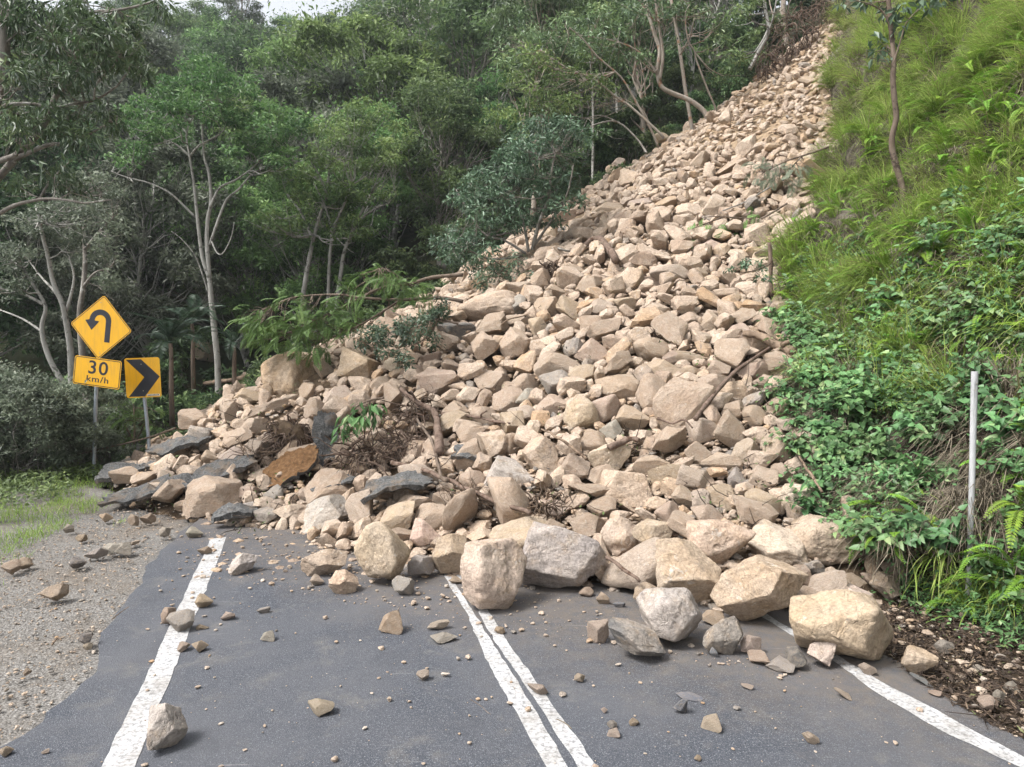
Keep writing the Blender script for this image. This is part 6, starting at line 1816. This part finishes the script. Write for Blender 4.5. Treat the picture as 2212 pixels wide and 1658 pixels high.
# ------------------------------------------------------------------ verge: grass, weeds, gravel, grit, litter
def in_poly(x, y, poly):
    poly = np.asarray(poly); c = np.zeros(len(x), bool)
    for (x0, y0), (x1, y1) in zip(poly, np.roll(poly, -1, 0)):
        c ^= ((y0 > y) != (y1 > y)) & (x < (x1 - x0) * (y - y0) / (y1 - y0 + 1e-12) + x0)
    return c
def ground_pts(poly, n, r_):
    """n points of the ground spread evenly over a polygon drawn on the photo's ground"""
    W = np.array([onground(*p)[:2] for p in poly]); lo, hi = W.min(0), W.max(0)
    out = np.zeros((0, 2))
    while len(out) < n:
        q = lo + r_.random((n * 2, 2)) * (hi - lo)
        out = np.concatenate([out, q[in_poly(q[:, 0], q[:, 1], W)]])
    return out[:n]
gr = np.random.default_rng(55)
def gz(q): return np.where(cone(q[:, 0], q[:, 1]) > 0, cone(q[:, 0], q[:, 1]) - .1, terrain(q[:, 0], q[:, 1]) - .01)
a = Acc()
q1 = ground_pts([(-420, 985), (200, 1000), (262, 1080), (190, 1118), (120, 1150), (60, 1185), (-120, 1230), (-420, 1300)], 26000, gr)
m = vnoise(q1 * 1.1, 81) + .5 * vnoise(q1 * 3, 82) > -.15; q1 = q1[m]
q2 = ground_pts([(-60, 1150), (150, 1120), (260, 1085), (300, 1110), (170, 1200), (-60, 1300)], 1500, gr)
m = vnoise(q2 * 1.6, 83) > .12; q2 = q2[m]
q = np.concatenate([q1, q2]); n = len(q)
P = np.stack([q[:, 0], q[:, 1], gz(q)], -1)
V, Q, t = blades(P, nrm(np.array([0, 0, 1.0]) + gr.normal(size=(n, 3)) * .45), gr.uniform(.05, .20, n) * np.where(np.arange(n) < len(q1), 1.2, .6), gr.uniform(.004, .009, n), gr, 3, .35, np.where(gr.random(n) < .1, gr.uniform(0, .15, n), np.clip(.45 + .2 * gr.normal(size=n), .2, 1)))
a.add(V, Q, None, t)
tag(link("verge_grass", a.mesh("verge_grass", [M['grass']])), "patchy green grass on the verge at left", "grass", None, 'stuff')
a = Acc()
q = ground_pts([(-420, 985), (200, 1000), (230, 1045), (120, 1085), (-60, 1110), (-420, 1150)], 10000, gr); n = len(q)
m = vnoise(q * .9, 84) > -.2; q = q[m]; n = len(q)
P = np.stack([q[:, 0], q[:, 1], gz(q) + gr.uniform(.03, .26, n)], -1)
N = nrm(np.array([0, -.3, 1.0]) + gr.normal(size=P.shape) * .45); D = nrm(gr.normal(size=P.shape)); D = nrm(D - N * np.sum(D * N, -1, keepdims=True))
V, Q = leaves(P, D, N, gr.uniform(.06, .15, n), gr.uniform(.03, .06, n)); a.add(V, Q, None, np.clip(.5 + .22 * gr.normal(size=n), 0, 1))
tag(link("verge_weeds", a.mesh("verge_weeds", [M['leaf_green']])), "low leafy weeds on the verge below the signs", "weeds", None, 'stuff')

pv = [rock_verts(700 + k, 2, 'aarw'[k % 4], .3) for k in range(8)]
pv1 = [rock_verts(720 + k, 1, 'a', 0) for k in range(8)]
def pebbles(name, q, z, smin, smax, pw, label, r_, tints, sunk=.1, fine=.022):
    a = Acc()
    n = len(q); s = smin * (smax / smin) ** (r_.random(n) ** pw)
    for i in range(n):
        v, f = (pv if s[i] > fine else pv1)[int(r_.integers(8))]
        an = r_.uniform(0, 6.28); c, s_ = math.cos(an), math.sin(an)
        d = s[i] * np.array([r_.uniform(.8, 1.4), r_.uniform(.7, 1.1), r_.uniform(.4, .8)])
        w = v * d
        w = np.stack([w[:, 0] * c - w[:, 1] * s_, w[:, 0] * s_ + w[:, 1] * c, w[:, 2]], -1)
        a.add(w + np.array([q[i, 0], q[i, 1], z[i] + d[2] * (1 - sunk * 2)]), None, f, tints(r_))
    tag(link(name, a.mesh(name, [M['rubble']])), label, "stones", None, 'stuff')
mixt = lambda r_: float(np.clip(r_.choice([.02, .3, .5, .7, .97, .06], p=[.34, .1, .13, .08, .2, .15]) + r_.normal() * .03, 0, 1))
tant = lambda r_: float(np.clip(r_.choice([.03, .3, .5, .7, .9, .99], p=[.1, .2, .25, .15, .1, .2]) + r_.normal() * .03, 0, 1))
verge = [(-300, 1750), (-60, 1640), (40, 1590), (140, 1500), (205, 1445), (205, 1390), (235, 1340), (285, 1280), (330, 1205), (400, 1130), (330, 1085), (200, 1110), (60, 1180), (-120, 1260)]
q = ground_pts(verge, 3800, gr); pebbles("gravel", q, terrain(q[:, 0], q[:, 1]) - .014, .004, .020, 2.2, "loose gravel of the left verge", gr, mixt, .3)
roadp = [(200, 1700), (230, 1420), (350, 1220), (430, 1140), (700, 1130), (960, 1230), (1350, 1300), (1750, 1400), (2100, 1560), (2300, 1700)]
q = ground_pts(roadp, 520, gr)
toe = np.hypot(q[:, 0] - AX, q[:, 1] - AY) - RAD
q2 = ground_pts([(380, 1150), (640, 1150), (900, 1230), (1250, 1290), (1420, 1400), (1700, 1440), (1750, 1480), (1300, 1400), (900, 1330), (520, 1260), (380, 1250)], 900, gr)
q = np.concatenate([q, q2]); pebbles("road_grit", q, np.zeros(len(q)) + .003, .004, .032, 3.2, "small chips and crumbs of stone scattered on the asphalt", gr, tant)
# grit packed between the stones all the way up
q = []
while len(q) < 5200:
    x, y = gr.uniform(420, 1800), gr.uniform(60, 1250)
    h_ = hit(x, y)
    if h_ is not None and x < np.interp(y, [60, 330, 600, 900, 1250], [1790, 1770, 1640, 1690, 1880]): q.append(h_)
q = np.array(q); pebbles("slope_grit", q[:, :2], q[:, 2] - .05, .02, .075, 1.2, "crushed stone and earth packed between the rocks of the slide", gr, lambda r_: float(np.clip(r_.choice([.12, .3, .5, .88], p=[.4, .2, .2, .2]) + r_.normal() * .02, 0, 1)), fine=1)
# chips and crumbs along the toe and in the churned tail of the slide
q = []
while len(q) < 2600:
    x, y = (gr.uniform(300, 1950), gr.uniform(960, 1400)) if gr.random() < .6 else (gr.uniform(250, 1050), gr.uniform(880, 1160))
    h_ = hit(x, y)
    if h_ is not None and 0 < h_[2] < 2.2 and h_[0] < 3.3: q.append(h_)
q = np.array(q); pebbles("stone_chips", q[:, :2], q[:, 2] - .02, .012, .07, 1.6, "small chips of stone and earth along the toe of the slide", gr, lambda r_: float(np.clip(r_.choice([.02, .06, .3, .5, .9], p=[.25, .2, .2, .25, .1]) + r_.normal() * .02, 0, 1)))
lit = [(1890, 1270), (2000, 1300), (2120, 1390), (2260, 1440), (2700, 1640), (2900, 2000), (2480, 1740), (2210, 1600), (2090, 1545), (1990, 1475), (1930, 1430), (1880, 1380)]
q = ground_pts(lit, 560, gr); pebbles("litter_stones", q, terrain(q[:, 0], q[:, 1]) + .22 * smoothstep(3.3, 5.0, q[:, 0]), .006, .045, 2.4, "small stones in the dark litter at the foot of the bank", gr, tant)
q = ground_pts(lit, 7000, gr); n = len(q)
P = np.stack([q[:, 0], q[:, 1], terrain(q[:, 0], q[:, 1]) + .22 * smoothstep(3.3, 5.0, q[:, 0]) + gr.uniform(-.01, .03, n)], -1)
N = nrm(np.array([0, 0, 1.0]) + gr.normal(size=P.shape) * .45); D = nrm(gr.normal(size=P.shape)); D = nrm(D - N * np.sum(D * N, -1, keepdims=True))
V, Q = leaves(P, D, N, gr.uniform(.02, .09, n), gr.uniform(.008, .032, n)); a = Acc(); a.add(V, Q, None, gr.random(n))
for i in range(420):
    p = np.array([*q[i], P[i, 2] + .012]); an = gr.uniform(0, 6.28); L = gr.uniform(.06, .35)
    a.tube(np.array([p, p + np.array([math.cos(an) * L * .5, math.sin(an) * L * .5, gr.uniform(0, .02)]), p + np.array([math.cos(an + .2) * L, math.sin(an + .2) * L, 0])]), np.array([.004, .0035, .002]), 4, 0, 0, gr.uniform(.0, .7), False)
tag(link("leaf_litter", a.mesh("leaf_litter", [M['litter_leaf']])), "dark leaf litter and twigs between the asphalt and the bank", "leaf litter", None, 'stuff')
# green scraps and fine roots strewn through the slide
a = Acc()
qs = []
while len(qs) < 1500:
    x, y = gr.uniform(300, 1700), gr.uniform(560, 1180)
    if vnoise(np.array([x / 90, y / 60, 3.0]), 91) < .25: continue
    h_ = hit(x, y, .1)
    if h_ is not None: qs.append(h_)
P = np.array(qs) + gr.normal(size=(1500, 3)) * .05
N = nrm(gr.normal(size=P.shape) + np.array([0, -.5, 1])); D = nrm(gr.normal(size=P.shape))
V, Q = leaves(P, D, N, gr.uniform(.03, .09, 1500), gr.uniform(.008, .03, 1500)); a.add(V, Q, None, np.where(gr.random(1500) < .4, 1, gr.random(1500)))
for i in range(260):
    p = P[i]; d = nrm(gr.normal(size=3) + np.array([0, -.4, .1])); L = gr.uniform(.1, .45)
    a.tube(np.array([p, p + d * L * .5 + gr.normal(size=3) * .03, p + d * L]), np.array([.006, .005, .002]), 4, 0, 0, gr.uniform(0, .6), False)
tag(link("plant_scraps", a.mesh("plant_scraps", [M['litter_leaf']])), "torn leaves and root scraps strewn through the slide", "debris", None, 'stuff')

# ------------------------------------------------------------------ thin air between here and the far trees
hz = NT("haze_air")
hz.n.remove(hz.out); hz.out = hz.n.new("ShaderNodeOutputMaterial")
pv_ = hz.node("VolumePrincipled", {"Color": (.90, .95, 1.0, 1), "Density": .0006, "Anisotropy": .2})
hz.l.new(pv_.outputs[0], hz.out.inputs["Volume"])
b0, b1 = np.array([-160., -16., -4.]), np.array([160., 195., 75.])
V = np.array([[(b0, b1)[i][0], (b0, b1)[j][1], (b0, b1)[k][2]] for i in (0, 1) for j in (0, 1) for k in (0, 1)])
hb_ = link("haze", new_mesh("haze", V, np.array([[0, 1, 3, 2], [4, 6, 7, 5], [0, 4, 5, 1], [2, 3, 7, 6], [0, 2, 6, 4], [1, 5, 7, 3]]), [hz.m]))
tag(hb_, "thin humid air between the road and the forested hillside", "haze", None, 'stuff')

# ------------------------------------------------------------------ names that single each thing out
bpy.context.view_layer.update()
LAND = [("the diamond road sign", 229, 706), ("the chevron sign", 314, 815), ("the white post", 2100, 1030), ("the root ball", 636, 945), ("the red-barked stump", 930, 890), ("the thick torn log", 1660, 740),
        ("the bent red-brown log", 1295, 530), ("the root curtain", 1712, 70), ("the fallen feathery tree", 690, 690), ("the big forked pale tree", 450, 480), ("the bare-crowned emergent tree", 884, 120),
        ("the kinked rim tree", 1425, 150), ("the silver-leaved bush", 1140, 400), ("the slender tree on the bank", 1930, 250), ("the snapped sapling", 1665, 580), ("the long peeled branch", 1040, 1070),
        ("the red-barked stick", 1580, 820), ("the bright-leaved multi-stemmed tree", 740, 420), ("the gum tree at the left edge", 80, 200), ("the mottled crooked trunks", 130, 640), ("the palms", 390, 725), ("the top of the slide", 1790, 60),
        ("the upper feathery spray", 1680, 370), ("the lower feathery spray", 1560, 490), ("the upper right corner", 2190, 40)]
short = {"the rounded yellowish boulder": (825, 1190), "the boulder on the centre line": (1066, 1240), "the huge grey-tan block": (1212, 1200), "the round tan boulder": (1347, 1172), "the long propped slab": (1640, 1270),
         "the biggest boulder at lower right": (1812, 1352), "the grey speckled boulder": (1446, 1328), "the giant yellowish boulder": (1056, 668), "the massive ochre boulder": (634, 812), "the flat roofing slab": (1210, 787),
         "the brown oval boulder": (1334, 842), "the large tan wedge": (1354, 1070), "the grey slanted slab": (1103, 1032), "the round upright boulder": (1256, 900), "the rounded pale boulder": (1514, 932),
         "the yellowish tilted slab": (775, 790), "the long flat slab on the rim": (1216, 471), "the rust-orange rock": (1434, 440), "the large tilted tan slab": (1568, 366), "the tall brown block": (1168, 990), "the cracked pale block": (1317, 1000),
         "the lone rock on the rim": (1429, 298), "the broad pale block by the bank": (1727, 1082), "the big sloping boulder": (1815, 1194)}
LANDR = LAND + [(k, *v) for k, v in short.items()]
def direction(dx, dy):
    a = (math.degrees(math.atan2(-dy, dx)) + 360) % 360
    return ["right of", "above and right of", "above", "above and left of", "left of", "below and left of", "below", "below and right of"][int(((a + 22.5) % 360) // 45)]
used_labels = {o['label'] for o in bpy.data.objects if o.get('label')}
def single_out(o, head, px, py, lands):
    d = sorted((math.hypot(px - x, py - y), n_, x, y) for n_, x, y in lands)
    near = ["close ", "", "a little farther ", "well ", "far "]
    for a in d[:2]:
        band = int(min(4, a[0] // 55))
        l = f"{head} {near[band]}{direction(px - a[2], py - a[3])} {a[1]}"
        if l not in used_labels and len(l.split()) <= 16:
            break
    else:
        best = None
        for i, j, wd in [(i, j, wd) for wd in ("", "just ", "farther ", "lower, ", "higher, ") for i in range(4) for j in range(6) if i != j]:
            a, b = d[i], d[j]
            if wd == "just " and a[0] > 90 or wd == "farther " and a[0] < 90 or wd == "lower, " and py < a[3] or wd == "higher, " and py > a[3]: continue
            l = f"{head} {wd}{direction(px - a[2], py - a[3])} {a[1]}, towards {b[1]}"
            if len(l.split()) <= 16:
                best = l
                if l not in used_labels: break
        l = best or f"{head} {direction(px - d[0][2], py - d[0][3])} {d[0][1]}"
    used_labels.add(l)
    o['label'] = l
for o, px, py, w, h, col, style, label in rock_things:
    o['category'] = "boulder" if w * h > 9000 else "rock"
    pile_ = o.matrix_world.translation.z > .4 or w * h > 9000
    o['group'] = "large rocks of the landslide" if pile_ else "rocks scattered on the road and verges"
    if label:
        o['label'] = label; used_labels.add(label)
for o, px, py, w, h, col, style, label in sorted(rock_things, key=lambda r: -r[3] * r[4]):
    if not label:
        A = w * h
        sz = "large" if A > 4200 else ("mid-sized" if A > 2200 else ("smallish" if A > 1100 else "small"))
        single_out(o, f"{sz} {RCN[col]} {RSN[style]} rock", px, py, LANDR)
for o, desc, label in tree_things:
    if label or not desc: continue
    z = {'tree': 7.5, 'shrub': .5, 'fern': .1}.get(o['category'], 1)
    p = np.array(o.matrix_world.translation); p[2] += z * (o.scale[0] if o['category'] == 'tree' else 1)
    q = proj(p)
    dist = ""
    if o['category'] == 'tree': dist = "distant " if p[1] > 60 else ("nearer " if p[1] < 34 else "")
    single_out(o, dist + desc, q[0], q[1], LAND)
